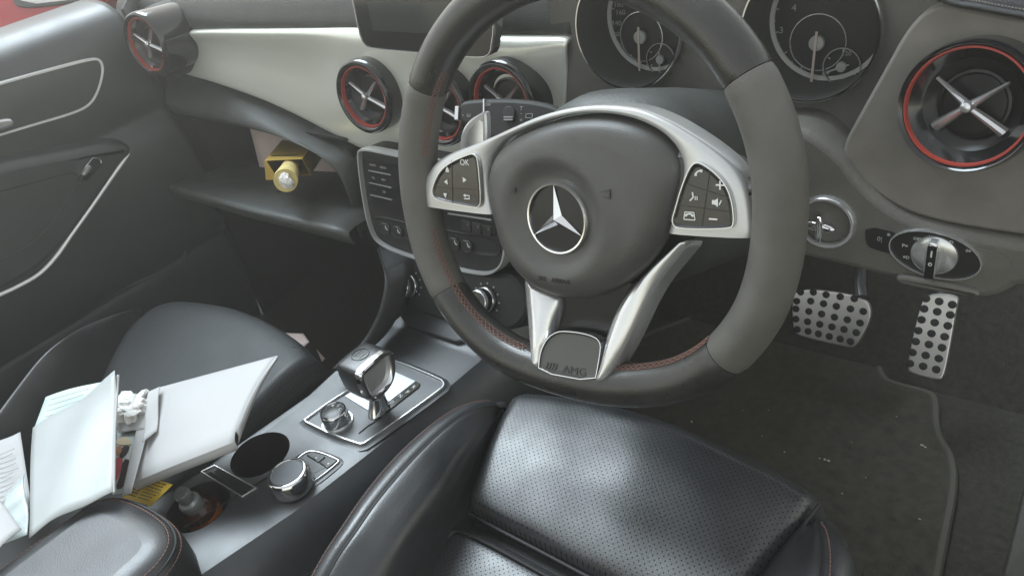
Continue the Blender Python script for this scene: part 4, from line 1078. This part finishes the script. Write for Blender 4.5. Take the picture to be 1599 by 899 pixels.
# ================================================================== PASSENGER SEAT
ps = thing('passenger_seat', 'black leather passenger seat strewn with loose papers', 'car seat', (-.72, -.2, -.5))
PN = Vector((0, -.10, 1)).normalized()
def PP(x, y, h=0): return pl(x, y, Vector((-.7, 0, -.30)) + PN * h, PN)
fe = [PP(233, 494), PP(262, 470), PP(340, 476), PP(400, 496), PP(450, 527), PP(478, 556)]
dirn = Vector((0, -1, -.10)).normalized()
Fm = spline(fe, 5); rows = []
for dy, dh in ((-.012, -.20), (-.016, -.09), (-.014, -.035), (-.006, -.010), (.004, -.001), (.03, .004), (.08, .003), (.16, -.004), (.26, -.012), (.40, -.02), (.55, -.03)):
    r_ = [p + dirn * dy + PN * dh for p in Fm]; d_ = (r_[-1] - r_[0]).normalized()
    rows.append([r_[0] - d_ * .006 - PN * .09, r_[0] - d_ * .004 - PN * .01] + r_ + [r_[-1] + d_ * .006 - PN * .012, r_[-1] + d_ * .012 - PN * .05, r_[-1] + d_ * .012 - PN * .18])
m0 = (Fm[0] + Fm[-1]) / 2
finish('seat_cushion', surf(rows, 1, 4), mat('ribbed_black_leather', (.024, .027, .029), .5, spec=.5, bump=('grain', 850, .35), perf=.0052, rvar=.06), ps, sharp=1.5)
bo = [(-60, 720), (0, 640), (30, 600), (62, 560), (95, 532), (130, 511), (165, 498), (200, 490), (224, 490)]
bi = [(40, 790), (90, 720), (115, 670), (142, 620), (165, 580), (187, 545), (205, 520), (220, 503), (231, 493)]
Ob = [Z(x, y, -.245 - .014 * max(0, i - 4)) for i, (x, y) in enumerate(bo)]; Ib = [PP(x, y, -.004) for x, y in bi]
rows = [[p + Vector((-.02, 0, -.25)) for p in Ob], [p + Vector((-.022, 0, -.08)) for p in Ob], [p + Vector((-.008, 0, -.014)) for p in Ob], Ob, [a.lerp(b, .18) + Vector((0, 0, .009)) for a, b in zip(Ob, Ib)], [a.lerp(b, .55) + Vector((0, 0, .014)) for a, b in zip(Ob, Ib)], [a.lerp(b, .9) for a, b in zip(Ob, Ib)], Ib, [p + Vector((.02, 0, -.03)) for p in Ib]]
finish('side_bolster', surf(rows, 4, 3), LEATHER, ps, sharp=1.6)
# console-side bolster
ci = [(352, 700), (366, 682), (378, 664), (392, 645), (408, 624), (424, 608), (440, 597), (460, 591)]
cs_ = [(358, 708), (372, 691), (387, 673), (403, 656), (419, 640), (437, 626), (457, 614), (478, 606)]
co = [(362, 716), (376, 702), (394, 686), (413, 672), (432, 658), (450, 644), (467, 630), (485, 612)]
Ic = [Z(x, y, -.342) for x, y in ci]; Sc = [Z(x, y, -.338 - .004 * max(0, i - 5) ** 1.5) for i, (x, y) in enumerate(cs_)]; Oc = [Z(x, y, -.347 - .004 * max(0, i - 5) ** 1.5) for i, (x, y) in enumerate(co)]
rows = [[p + Vector((-.02, 0, -.03)) for p in Ic], Ic, [a.lerp(b, .35) + Vector((0, 0, .009)) for a, b in zip(Ic, Sc)], [a.lerp(b, .75) + Vector((0, 0, .007)) for a, b in zip(Ic, Sc)], [p + Vector((0, 0, -.001)) for p in Sc], [a.lerp(b, .3) + Vector((0, 0, .002)) for a, b in zip(Sc, Oc)], Oc, [p + Vector((.006, 0, -.03)) for p in Oc], [p + Vector((.006, 0, -.2)) for p in Oc]]
cb_ = finish('side_bolster', surf(rows, 4, 3), LEATHER, ps, sharp=1.6)
finish('bolster_end', surf([[r[-1] for r in rows], [r[-1] + Vector((.004, .014, -.016)) for r in rows], [r[-1] + Vector((.004, .016, -.06)) for r in rows], [r[-1] + Vector((0, .01, -.2)) for r in rows]], 3, 4), LEATHER, ps, sharp=1.6)
finish('stitching', stitches([p + Vector((0, 0, .0008)) for p in Sc], .0006, 6), STITCH, cb_)
finish('seat_base', box(Vector((-.72, -.25, -.43)), Vector((.40, .42, .16)), bev=.03), DARKP, ps)
bm = tube(spline([PP(452, 550, -.006), PP(458, 543, -.002), PP(466, 545, -.004), PP(476, 553, -.008)], 4), .0028, 8)
finish('seat_pull_loop', bm, PIPING, ps)

# ================================================================== PASSENGER DOOR
DXp = -1.03
door = thing('passenger_door', 'dark passenger door panel with chrome-edged pocket and grab handle', 'door', (-1.06, -.1, -.5))
xs_ = [-.62, -.4, -.2, -.05, .08, .17, .215]
pr = [(-1.16, .105, 0), (-1.10, .103, 0), (-1.068, .096, 0), (-1.045, .080, 0), (-1.036, .06, 0), (-1.031, .03, 0), (-1.03, -.01, 0), (-1.032, -.05, 0), (-1.035, -.08, 0), (-1.02, -.11, 0), (-1.01, -.16, 0), (-1.012, -.24, 0), (-1.02, -.30, 0), (-1.035, -.335, 0), (-1.03, -.36, 0), (-1.03, -.45, 0), (-1.05, -.56, 0)]
# the upper edge of the door falls slightly towards the rear, as measured
def dz(y): return -.0 + .02 * min(0, y + .0)
bm = surf([[(x, y, z + (dz(y) if z > -.1 else 0)) for y in xs_] for x, z, _ in pr], 4, 4)
dp = finish('door_panel', bm, PLASTIC, door, solid=.008, sharp=1.5)
# front edge of the door and the pillar trim ahead of it
finish('pillar_trim', surf([[(-1.032, .215, .095), (-1.06, .24, .10), (-1.10, .30, .12), (-1.13, .5, .12)], [(-1.030, .215, -.05), (-1.05, .25, -.05), (-1.10, .33, -.05), (-1.12, .6, -.05)], [(-1.03, .215, -.2), (-1.05, .25, -.2), (-1.09, .40, -.2), (-1.11, .75, -.2)], [(-1.03, .215, -.58), (-1.04, .25, -.58), (-1.08, .48, -.58), (-1.10, .85, -.58)]], 4, 4), DARKP, door, solid=.004)
fdn = Fr((DXp, 0, 0), (0, 1, 0), (0, 0, 1))       # plane of the door, normal +X
def dpx(L, w=.0): return [fdn.px(x, y, w) for x, y in L]
pk = dpx([(-160, 172), (-60, 146), (0, 128), (80, 106), (140, 90), (156, 90), (163, 101), (163, 118), (155, 146), (143, 166), (118, 179), (60, 196), (0, 214), (-100, 244), (-200, 270)], .008)
pkc = chaikin(pk, 2)
pocket = finish('pocket', plate(pkc, fdn, [(-.003, -.004), (0, .004), (.003, .001), (.010, .0012)]), DARKP, door)
finish('chrome_edge', band(pkc, fdn, .0058, .0095, -.002), BRIGHT, pocket)
# inner handle
hp = dpx([(-60, 196), (0, 186), (14, 184), (21, 189), (20, 197), (0, 203), (-60, 218)], .012)
finish('door_handle', plate(chaikin(hp, 2), fdn, rnd(.018, .004, 4, 0)), SATCH, door)
# armrest and grab handle
ao_ = [(-120, 275), (-40, 262), (30, 247), (90, 236), (150, 224), (185, 220), (204, 226), (206, 238), (190, 262), (160, 308), (130, 350), (100, 388), (70, 418), (30, 445), (0, 460), (-60, 486), (-150, 520)]
ai_ = [(-120, 340), (-30, 305), (40, 288), (95, 272), (118, 268), (124, 278), (112, 305), (90, 340), (60, 375), (20, 400), (-40, 425), (-140, 460)]
P2 = chaikin(dpx(ao_, .03), 2)
arm = finish('door_armrest', plate(P2, fdn, [(-.008, -.02), (-.002, .012), (0, .022), (.003, .030), (.008, .035), (.016, .037)]), PLASTIC, door, sharp=1.3)
finish('door_pocket', plate(chaikin(dpx(ai_, .037), 2), fdn, [(0, .0375), (.002, .0372), (.006, .028), (.012, .022), (.018, .020)]), DARKP, arm, sharp=1.3)
cst = [fdn.p(q.x, q.y, .034) for q in dpx([(-120, 510), (-50, 482), (0, 460), (30, 446), (62, 427), (88, 400), (112, 366), (140, 327), (165, 291), (188, 258), (203, 240)], .034)]
cr_ = spline(cst, 6)
finish('chrome_strip', tube(cr_, [.0034] * (len(cr_) - 6) + [.0032, .0028, .0022, .0016, .001, .0005], 8), BRIGHT, arm)
sw = dpx([(122, 283), (132, 262), (145, 246), (157, 249), (158, 255), (146, 270), (134, 282)], .04)
sp_ = finish('window_switch', plate(sw, fdn, rnd(.044, .002, 2, .03)), PIANO, arm)
q = dpx([(127, 272), (137, 257), (142, 260), (132, 275)], .044)
finish('switch_toggle', plate(q, fdn, rnd(.049, .0015, 2, .04)), SATCH, sp_)
bm = tube([fdn.p(*fdn.px(x, y, .044), .0444) for x, y in ((122, 283), (132, 262), (145, 246))][1:] , .0005, 6); tube([fdn.p(*fdn.px(x, y, .044), .0444) for x, y in ((145, 246), (157, 249), (158, 255))], .0006, 6, bm=bm)
finish('switch_edge', bm, SATCH, sp_)
# lower edge line of the door panel; lighter plastic stands in for its highlight
ln = [fdn.p(*fdn.px(x, y, .0), .004) for x, y in ((-60, 518), (0, 508), (40, 506), (70, 499), (120, 479), (200, 446), (260, 420), (283, 410), (289, 385), (296, 345), (302, 318))]
finish('panel_seam', tube(spline(ln, 5), .0030, 8), DASHP, door)

# door mirror outside
mi = thing('door_mirror', 'red door mirror outside the passenger window', 'mirror', D(60, 10, 1.72))
fm = Fr(D(60, -40, 1.72), (RX + Vector((0, 0, .0))), RU)
mo = [(-160, 70), (-120, -160), (0, -200), (200, -190), (240, -120), (200, -20), (110, 32), (0, 60)]
finish('mirror_housing', plate(chaikin([fm.px(x, y) for x, y in mo], 3), fm, [(.02, -.10), (.0, -.05), (0, -.006), (.004, 0)], base=True), REDCAR, mi)
mg = [(16, -20), (22, 6), (30, 13), (60, 13), (110, 7), (150, -3), (180, -40), (170, -170), (20, -170)]
finish('mirror_bezel', plate(chaikin([fm.px(x, y) for x, y in mg], 1), fm, rnd(.006, .003, 3, -.002)), MATS['dark_soft_plastic'], mi)
mg2 = [(28, -20), (36, 3), (60, 8), (110, 2), (140, -10), (165, -45), (160, -160), (28, -160)]
finish('mirror_glass', poly([fm.px(x, y) for x, y in mg2], fm, .005, .0068), MIRGL, mi)

# ================================================================== PEDALS AND MAT
def pedal(name, label, out, holes, yc, tilt, axis_u):
    o = Y(*out[0], yc)
    f = Fr(o, (1, 0, axis_u), (0, tilt, 1))
    P = [f.px(x, y) for x, y in out]
    rot = thing(name, label, 'pedal', o)
    pc = chaikin(P, 2)
    body = plate(pc, f, [(.0006, -.010), (0, -.008), (0, -.0015), (.0008, -.0003), (.002, 0)], base=True)
    finish('pedal_face', body, ALU, rot)
    bm = bmesh.new()
    for x, y in holes:
        c = f.px(x, y); lathe([(.0050, .0002), (.0046, .0014), (.0035, .0018), (.0005, .0016)], f, 18, c.x, c.y, bm)
    finish('rubber_studs', bm, DARKP, rot)
    return rot, f
hb_ = []
R4 = [[(1258, 487), (1276, 491), (1296, 493), (1313, 494), (1332, 500), (1350, 500)]]
r1 = [(1243, 482), (1263, 486), (1283, 490), (1305, 495), (1324, 499), (1344, 504)]
hb_ += [(1258 - 14 + 0, 470), (1266, 470), (1286, 474), (1306, 478), (1328, 482), (1348, 486)]
hb_ += [(1243, 482), (1263, 486), (1283, 490), (1303, 495), (1323, 499), (1343, 504)]
hb_ += [(1243, 498), (1261, 502), (1280, 506), (1299, 510), (1318, 514), (1337, 519)]
hb_ += [(1245, 514), (1262, 517), (1278, 521), (1295, 525), (1312, 529), (1328, 533)]
hb_ += [(1250, 456), (1270, 456), (1290, 460), (1312, 463), (1334, 466)]
rot, f = pedal('brake_pedal', 'wide aluminium brake pedal with dark rubber studs', [(1240, 448), (1346, 462), (1361, 480), (1358, 505), (1337, 541), (1326, 544), (1246, 525), (1239, 517), (1236, 480)], hb_, .475, .45, 0)
finish('pedal_arm', tube([Y(1346, 466, .48), Y(1343, 445, .50), Y(1345, 415, .52), Y(1348, 380, .54)], .009, 10), GREYB, rot)
ha = []
for i, (x, y) in enumerate(((1441, 567), (1445, 550), (1450, 533), (1454, 516), (1459, 499), (1463, 482), (1466, 466))):
    ha += [(x - 21, y - 5 + 4), (x - .5, y + 4 - .5), (x + 20, y + 8.5)]
ha = [(x + 1, y + 1) for x, y in ha]
rot, f = pedal('accelerator_pedal', 'narrow aluminium accelerator pedal with dark rubber studs', [(1446, 458), (1498, 460), (1494, 480), (1484, 540), (1474, 590), (1464, 594), (1420, 583), (1416, 574), (1424, 530), (1436, 480)], ha, .475, .50, 0)
finish('pedal_arm', tube([Y(1470, 468, .49), Y(1474, 440, .52), Y(1478, 400, .55)], .009, 10), DARKP, rot)
ff = Fr((0, 0, -.545), (1, 0, 0), (0, 1, 0))
mt = [(1378, 545), (1379, 580), (1392, 594), (1455, 608), (1468, 622), (1468, 660), (1475, 685), (1494, 712), (1498, 760), (1480, 850), (1460, 960), (900, 960), (760, 700), (1040, 480), (1380, 470)]
mp = [ff.px(x, y, .008) for x, y in mt]
mpc = chaikin(mp, 2)
mm = tag(finish('floor_mat', plate(mpc, ff, [(0, .001), (0, .006), (.003, .009), (.006, .008)]), MATM), 'dark carpet floor mat under the pedals, dotted with crumbs', 'floor mat')
o_ = finish('mat_binding', band(mpc, ff, .011, .0100, .001), MATE, mm)
bm = bmesh.new()
for x, y, r in ((1080, 658, .0022), (1190, 680, .0012), (1225, 705, .0015), (1280, 715, .0018), (1288, 717, .0022), (1294, 719, .0026), (1440, 695, .003), (1445, 698, .002), (1436, 810, .002), (1315, 770, .0015), (1330, 690, .001), (1352, 745, .0012), (1400, 650, .001), (1200, 640, .001), (1160, 640, .001)):
    c = Z(x, y, -.536); bmesh.ops.create_icosphere(bm, subdivisions=1, radius=r, matrix=Matrix.Translation(c) @ Matrix.Diagonal((1, random.uniform(.5, 1), .6, 1)))
gr = finish('crumbs', bm, GRIT, smooth=False); gr['kind'] = 'stuff'; gr['label'] = 'pale crumbs scattered on the driver floor mat'; gr['category'] = 'crumbs'

# ================================================================== GLOVE BOX CONTENTS
A_, B_, Cc, Dd = (390, 192), (500, 215), (470, 300), (405, 275)
pkp = surf([[Y(384, 176, .335), Y(450, 196, .345), Y(540, 232, .36)], [Y(397, 225, .305), Y(455, 235, .315), Y(540, 255, .34)], [Y(408, 270, .285), Y(462, 284, .30), Y(530, 298, .32)]], 5, 5)
tag(finish('crumpled_bag', pkp, PINK, solid=.001), 'pinkish grey paper bag inside the open glove box', 'paper bag')
yb = thing('yellow_box', 'open yellow cardboard box lying in the glove box', 'box', lidpt(450, 275, .01))
d0 = .985
q = {'a': D(413, 251, 1.20), 'b': D(472, 248, 1.175), 'c': D(494, 219, 1.33), 'e': D(440, 219, 1.36)}
dn = Vector((0.0, .0, -.030))
bm = bmesh.new()
ya = [q['a'], q['b'], q['c'], q['e']]
lo = [p + dn + Vector((0, .004, 0)) for p in ya]
for i in range(4):
    if i == 0: continue
    quad(bm, ya[i], ya[(i + 1) % 4], lo[(i + 1) % 4], lo[i])
quad(bm, *ya); quad(bm, *lo)
finish('carton', bm, YBOX, yb, smooth=False, solid=.0008)
fl1 = bmesh.new(); quad(fl1, ya[0], ya[0].lerp(ya[1], .05), lo[0].lerp(lo[1], .30) + Vector((0, -.012, 0)), lo[0] + Vector((-.004, -.012, 0)))
finish('box_flap', fl1, ORANGE if False else YBOX, yb, smooth=False, solid=.0006)
n_ = (ya[1] - ya[0]).cross(ya[3] - ya[0]).normalized(); n_ = n_ if n_.z > 0 else -n_
fb = Fr(ya[0] + n_ * .0006, ya[1] - ya[0], ya[3] - ya[0])
bm = line2(fb.px(424, 243), fb.px(463, 242), .006, fb, 0, .0004)
finish('box_print', bm, YDARK, yb)
rl = thing('paper_roll', 'yellow wrapped roll with crumpled white end poking out of the yellow box', 'roll', D(447, 290, 1.13))
ax0, ax1 = D(446, 282, 1.13), D(455, 258, 1.22)
rr_ = spline([ax0, ax0.lerp(ax1, .5), ax1], 5)
finish('wrapper', tube(rr_, [.0175, .0178, .0172, .0165, .016, .015, .0145, .014, .0135, .013, .013][:len(rr_)], 20), CREAM, rl)
bm = bmesh.new(); bmesh.ops.create_icosphere(bm, subdivisions=3, radius=.0145, matrix=Matrix.Translation(ax0) @ Matrix.Diagonal((1, .55, .9, 1)))
for v in bm.verts: v.co += (v.co - ax0) * random.uniform(-.18, .12)
finish('crumpled_end', bm, TISSUE, rl, smooth=False)

# ================================================================== PAPERS
def sheet(name, label, cat, pts, zs, material, n=6, bumpf=None, thick=.0008, group=None, kind=None):
    """pts: four corners in picture order (0-1 one edge, 3-2 the other) with heights zs"""
    c = [Z(p[0], p[1], z) for p, z in zip(pts, zs)]
    rows = []
    for i in range(n + 1):
        t = i / n; a, b = c[0].lerp(c[3], t), c[1].lerp(c[2], t)
        rows.append([a.lerp(b, j / n) + Vector((0, 0, bumpf(j / n, t) if bumpf else 0)) for j in range(n + 1)])
    o = finish(name, surf(rows, 2, 2), material, solid=thick)
    return tag(o, label, cat, group or {'paper_sheet': 'sheets on the passenger seat', 'paper_slip': 'slips on the passenger seat', 'floor_paper': 'scraps in the passenger footwell'}.get(name)), c
o, c_ = sheet('paper_sheet', 'large plain white sheet leaning by the armrest, leftmost big paper on passenger seat', 'paper', [(52, 668), (185, 587), (178, 770), (45, 838)], (-.235, -.205, -.235, -.25), PAPER2, 8, lambda u, v: .008 * math.sin(3 * u) * math.sin(2.5 * v) + .0018 * math.sin(9 * u + 5 * v) + .010 * max(0, u * (1 - v) - .55) ** 2 * 4)
finish('sheet_edge', tube([c_[1] + Vector((0, 0, .001)), c_[1].lerp(c_[2], .5) + Vector((0, 0, .004)), c_[2] + Vector((0, 0, .001))], .0016, 6), PAPER, o)
sheet('paper_sheet', 'pale green printed sheet sticking out behind the big white sheet', 'paper', [(72, 620), (165, 594), (150, 650), (50, 680)], (-.245, -.235, -.25, -.255), MINT, 5, lambda u, v: .002 * math.sin(4 * u))
bm = bmesh.new()
fz2 = Fr(Z(100, 640, -.242), Z(165, 594, -.232) - Z(72, 620, -.242), Z(72, 620, -.242) - Z(50, 680, -.252))
for k in range(5): line2(fz2.px(82 - 3 * k, 626 + 9 * k), fz2.px(140 - 6 * k, 609 + 9 * k), .0008, fz2, .003, .0034, bm)
pr_ = finish('faint_print', bm, MATS['grey_print'], bpy.data.objects['paper_sheet.001'])
# folded white paper
fp0, fp1, fp2, fp3 = Z(243, 606, -.255), Z(432, 555, -.235), Z(367, 672, -.235), Z(208, 738, -.275)
rows = []
for i in range(9):
    t = i / 8; a, b = fp0.lerp(fp3, t), fp1.lerp(fp2, t)
    rows.append([a.lerp(b, j / 8) + Vector((0, 0, .010 * math.sin(math.pi * t) * (j / 8) + .004 * math.sin(3 * t) * math.sin(j * .6))) for j in range(9)])
last = rows[-1]
for k, (dx, dzv) in enumerate(((.006, -.006), (.006, -.016), (-.004, -.024), (-.022, -.024), (-.05, -.018))):
    rows.append([p + Vector((dx, -.008 if k < 3 else .0, dzv)) for p in last])
fold = tag(finish('folded_paper', surf(rows, 2, 2), PAPER, solid=.0009), 'big folded white paper with curled lower edge, beside the console', 'paper')
rows = []
for i in range(7):
    t = i / 6; p = fp1.lerp(fp2, t) + Vector((0, 0, .010 * math.sin(math.pi * t) + .004 * math.sin(3 * t) * math.sin(4.8)))
    rows.append([p, p + Vector((.003, .0, -.006 * t)), p + Vector((.001, -.004 * t, -.012 * t - .004)), p + Vector((-.004, -.004 * t, -.016 * t - .005))])
finish('folded_edge', surf(rows, 2, 2), PAPER, fold, solid=.0006)
sheet('paper_slip', 'white slip with folded corners between the crumpled tissue and the folded paper', 'paper', [(182, 655), (243, 620), (247, 672), (186, 676)], (-.256, -.254, -.262, -.262), PAPER, 4, lambda u, v: .003 * math.sin(3 * u))
sheet('paper_slip', 'narrow white slip on edge along the photo card', 'paper', [(217, 655), (240, 640), (205, 770), (190, 775)], (-.258, -.256, -.268, -.27), PAPER, 4, None)
sheet('paper_slip', 'small creased white slip overlapping the edge of the folded paper', 'paper', [(232, 612), (250, 604), (245, 672), (222, 690)], (-.250, -.248, -.254, -.254), PAPER, 4, lambda u, v: .002 * math.sin(6 * v))
# photo card with a figure in a hat
pc0, pc1, pc2, pc3 = Z(184, 668, -.264), Z(218, 654, -.262), Z(196, 768, -.272), Z(176, 772, -.272)
ph = thing('photo_card', 'colour picture card showing a figure in a straw hat', 'card', (pc0 + pc2) / 2)
bm = bmesh.new(); quad(bm, pc0, pc1, pc2, pc3); finish('card', bm, SKYP, ph, solid=.0006)
fpc = Fr(pc0 + Vector((0, 0, .0004)), pc1 - pc0, pc0 - pc3)
finish('printed_hat', poly(chaikin([fpc.px(x, y) for x, y in ((182, 686), (194, 681), (203, 684), (205, 692), (204, 695), (182, 694))], 1), fpc, 0, .0004), HATM, ph)
finish('printed_hair', poly(chaikin([fpc.px(x, y) for x, y in ((192, 695), (203, 695), (200, 706), (190, 716), (186, 714))], 1), fpc, 0, .0005), HAIRP, ph)
finish('printed_face', poly(chaikin([fpc.px(x, y) for x, y in ((182, 696), (191, 696), (190, 706), (184, 712), (181, 708))], 1), fpc, .0001, .0006), SKINP, ph)
finish('printed_shirt', poly(chaikin([fpc.px(x, y) for x, y in ((180, 716), (190, 712), (192, 720), (186, 742), (178, 756), (176, 740))], 1), fpc, 0, .0005), REDP, ph)
finish('printed_jacket', poly(chaikin([fpc.px(x, y) for x, y in ((193, 716), (204, 718), (199, 742), (192, 762), (180, 764), (188, 742))], 1), fpc, 0, .00045), HAIRP, ph)
# tissue
tcn = Z(203, 636, -.252)
bm = bmesh.new(); bmesh.ops.create_icosphere(bm, subdivisions=4, radius=.023, matrix=Matrix.Translation(tcn) @ Matrix.Diagonal((1.25, .9, .5, 1)))
random.seed(3); ks = [(Vector((random.uniform(-1, 1), random.uniform(-1, 1), random.uniform(-1, 1))).normalized(), random.uniform(90, 420), random.uniform(0, 6)) for _ in range(14)]
for v in bm.verts:
    s = sum(abs(math.sin(v.co.dot(k[0]) * k[1] + k[2])) for k in ks) / 14; v.co += (v.co - tcn) * (s - .62) * 2.0 + Vector((0, 0, -.1 * (v.co.z - tcn.z)))
tag(finish('crumpled_tissue', bm, TISSUE, smooth=False), 'crumpled white tissue among the papers on the seat', 'tissue')
# yellow card with printed lines
yc0, yc1, yc2, yc3 = Z(207, 738, -.292), Z(270, 756, -.286), Z(236, 790, -.30), Z(192, 776, -.30)
yc = thing('yellow_card', 'yellow card of small black print, tucked between console and papers', 'card', (yc0 + yc2) / 2)
bm = bmesh.new(); quad(bm, yc0, yc1, yc2, yc3); finish('card', bm, YELLOW, yc, solid=.0005)
fy = Fr(yc0 + Vector((0, 0, .0003)), yc1 - yc0, yc0 - yc3)
bm = bmesh.new(); random.seed(5)
for k in range(7):
    for x0, x1 in ((.06, .44), (.52, .94)):
        t = (k + .7) / 8; a_ = yc0.lerp(yc3, t); b_ = yc1.lerp(yc2, t)
        x = x0
        while x < x1 - .05:
            w = random.uniform(.04, .12); e1 = a_.lerp(b_, x); e2 = a_.lerp(b_, min(x1, x + w)); x += w + .02
            q1 = fy.p(0, 0); u1 = Vector(((e1 - fy.o).dot(fy.u), (e1 - fy.o).dot(fy.v))); u2 = Vector(((e2 - fy.o).dot(fy.u), (e2 - fy.o).dot(fy.v)))
            line2(u1, u2, .0012, fy, .0001, .0004, bm)
finish('card_print', bm, YDARK, yc)
# sheets at the left edge of the picture
o, c_ = sheet('paper_sheet', 'white printed sheet under the big plain sheet at the armrest', 'paper', [(-40, 708), (30, 672), (48, 790), (-30, 830)], (-.262, -.256, -.268, -.27), PAPER, 5, lambda u, v: .003 * math.sin(4 * u + 1))
fz3 = Fr(c_[0] + Vector((0, 0, .0035)), c_[1] - c_[0], c_[0] - c_[3]); bm = bmesh.new()
for k in range(11): line2(fz3.px(-5, 712 + 7.5 * k), fz3.px(random.randint(18, 32), 700 + 7.5 * k), .0007, fz3, .0, .0005, bm)
finish('faint_print', bm, GREYPR, o)
sheet('plastic_sleeve', 'clear plastic sleeve at the edge of the big white sheet', 'sleeve', [(8, 775), (38, 740), (46, 838), (10, 852)], (-.253, -.249, -.258, -.26), SLEEVE, 4, lambda u, v: .004 * math.sin(8 * v))
sheet('paper_sheet', 'bright white sheet in the lower left corner beside the armrest', 'paper', [(-30, 770), (3, 783), (34, 826), (-20, 880)], (-.235, -.235, -.24, -.24), PAPER, 4, lambda u, v: .004 * math.sin(3 * u))
# things on the passenger floor
sheet('floor_paper', 'pinkish paper lying in the passenger footwell beyond the seat', 'paper', [(430, 520), (474, 521), (483, 534), (470, 546)], (-.40, -.40, -.40, -.40), PINK, 3)
sheet('floor_paper', 'small grey paper scrap in the dark passenger footwell beside the console', 'paper', [(494, 545), (497, 548), (508, 560), (503, 565)], (-.5, -.5, -.5, -.5), PINK, 2)
sheet('floor_paper', 'tiny pale blue paper scrap under the front corner of the passenger seat', 'paper', [(476, 561), (479, 562), (486, 568), (478, 574)], (-.42, -.42, -.42, -.42), PAPER, 2)

# ================================================================== BOTTLE IN THE REAR CUP HOLDER
bc = Z(344, 828, CZ - .068); bax = (Z(289, 776, CZ + .012) - bc).normalized()
bt = thing('amber_bottle', 'small amber bottle with silver cap standing in the rear cup holder', 'bottle', bc)
bu_ = Vector((1, 0, 0)); bu_ = (bu_ - bax * bu_.dot(bax)).normalized(); fbt = Fr(bc, bu_, bax.cross(bu_))
finish('bottle_glass', lathe([(.010, .002), (.020, .003), (.0215, .008), (.0215, .048), (.019, .056), (.0125, .061), (.0115, .066)], fbt, 40), AMBER, bt)
finish('bottle_band', lathe([(.0218, .034), (.0220, .036), (.0220, .046), (.0216, .048)], fbt, 40, cap=False), ORANGE, bt)
finish('bottle_collar', lathe([(.0125, .060), (.0130, .062), (.0130, .072), (.0122, .074), (.0092, .074)], fbt, 36), SILVER, bt)
finish('bottle_cap', lathe([(.0092, .073), (.0092, .090), (.0086, .092), (.0005, .0922)], fbt, 36), SATCH, bt)

# ================================================================== HAZE VOLUME, ADDED TO IMITATE LENS VEIL
hz = bmesh.new(); bmesh.ops.create_cube(hz, size=1, matrix=Matrix.Translation((-.8, .0, -.55)) @ Matrix.Diagonal((5, 4, 2.4, 1)))
HM = bpy.data.materials.new('veil_haze'); HM.use_nodes = True; N = HM.node_tree.nodes
N.remove(N['Principled BSDF']); pv = N.new('ShaderNodeVolumePrincipled')
pv.inputs['Color'].default_value = (.93, .91, .86, 1); pv.inputs['Density'].default_value = HAZE; pv.inputs['Anisotropy'].default_value = .7
HM.node_tree.links.new(pv.outputs[0], N['Material Output'].inputs['Volume'])
hzo = finish('haze', hz, HM, smooth=False); hzo['kind'] = 'stuff'; hzo.display_type = 'WIRE'
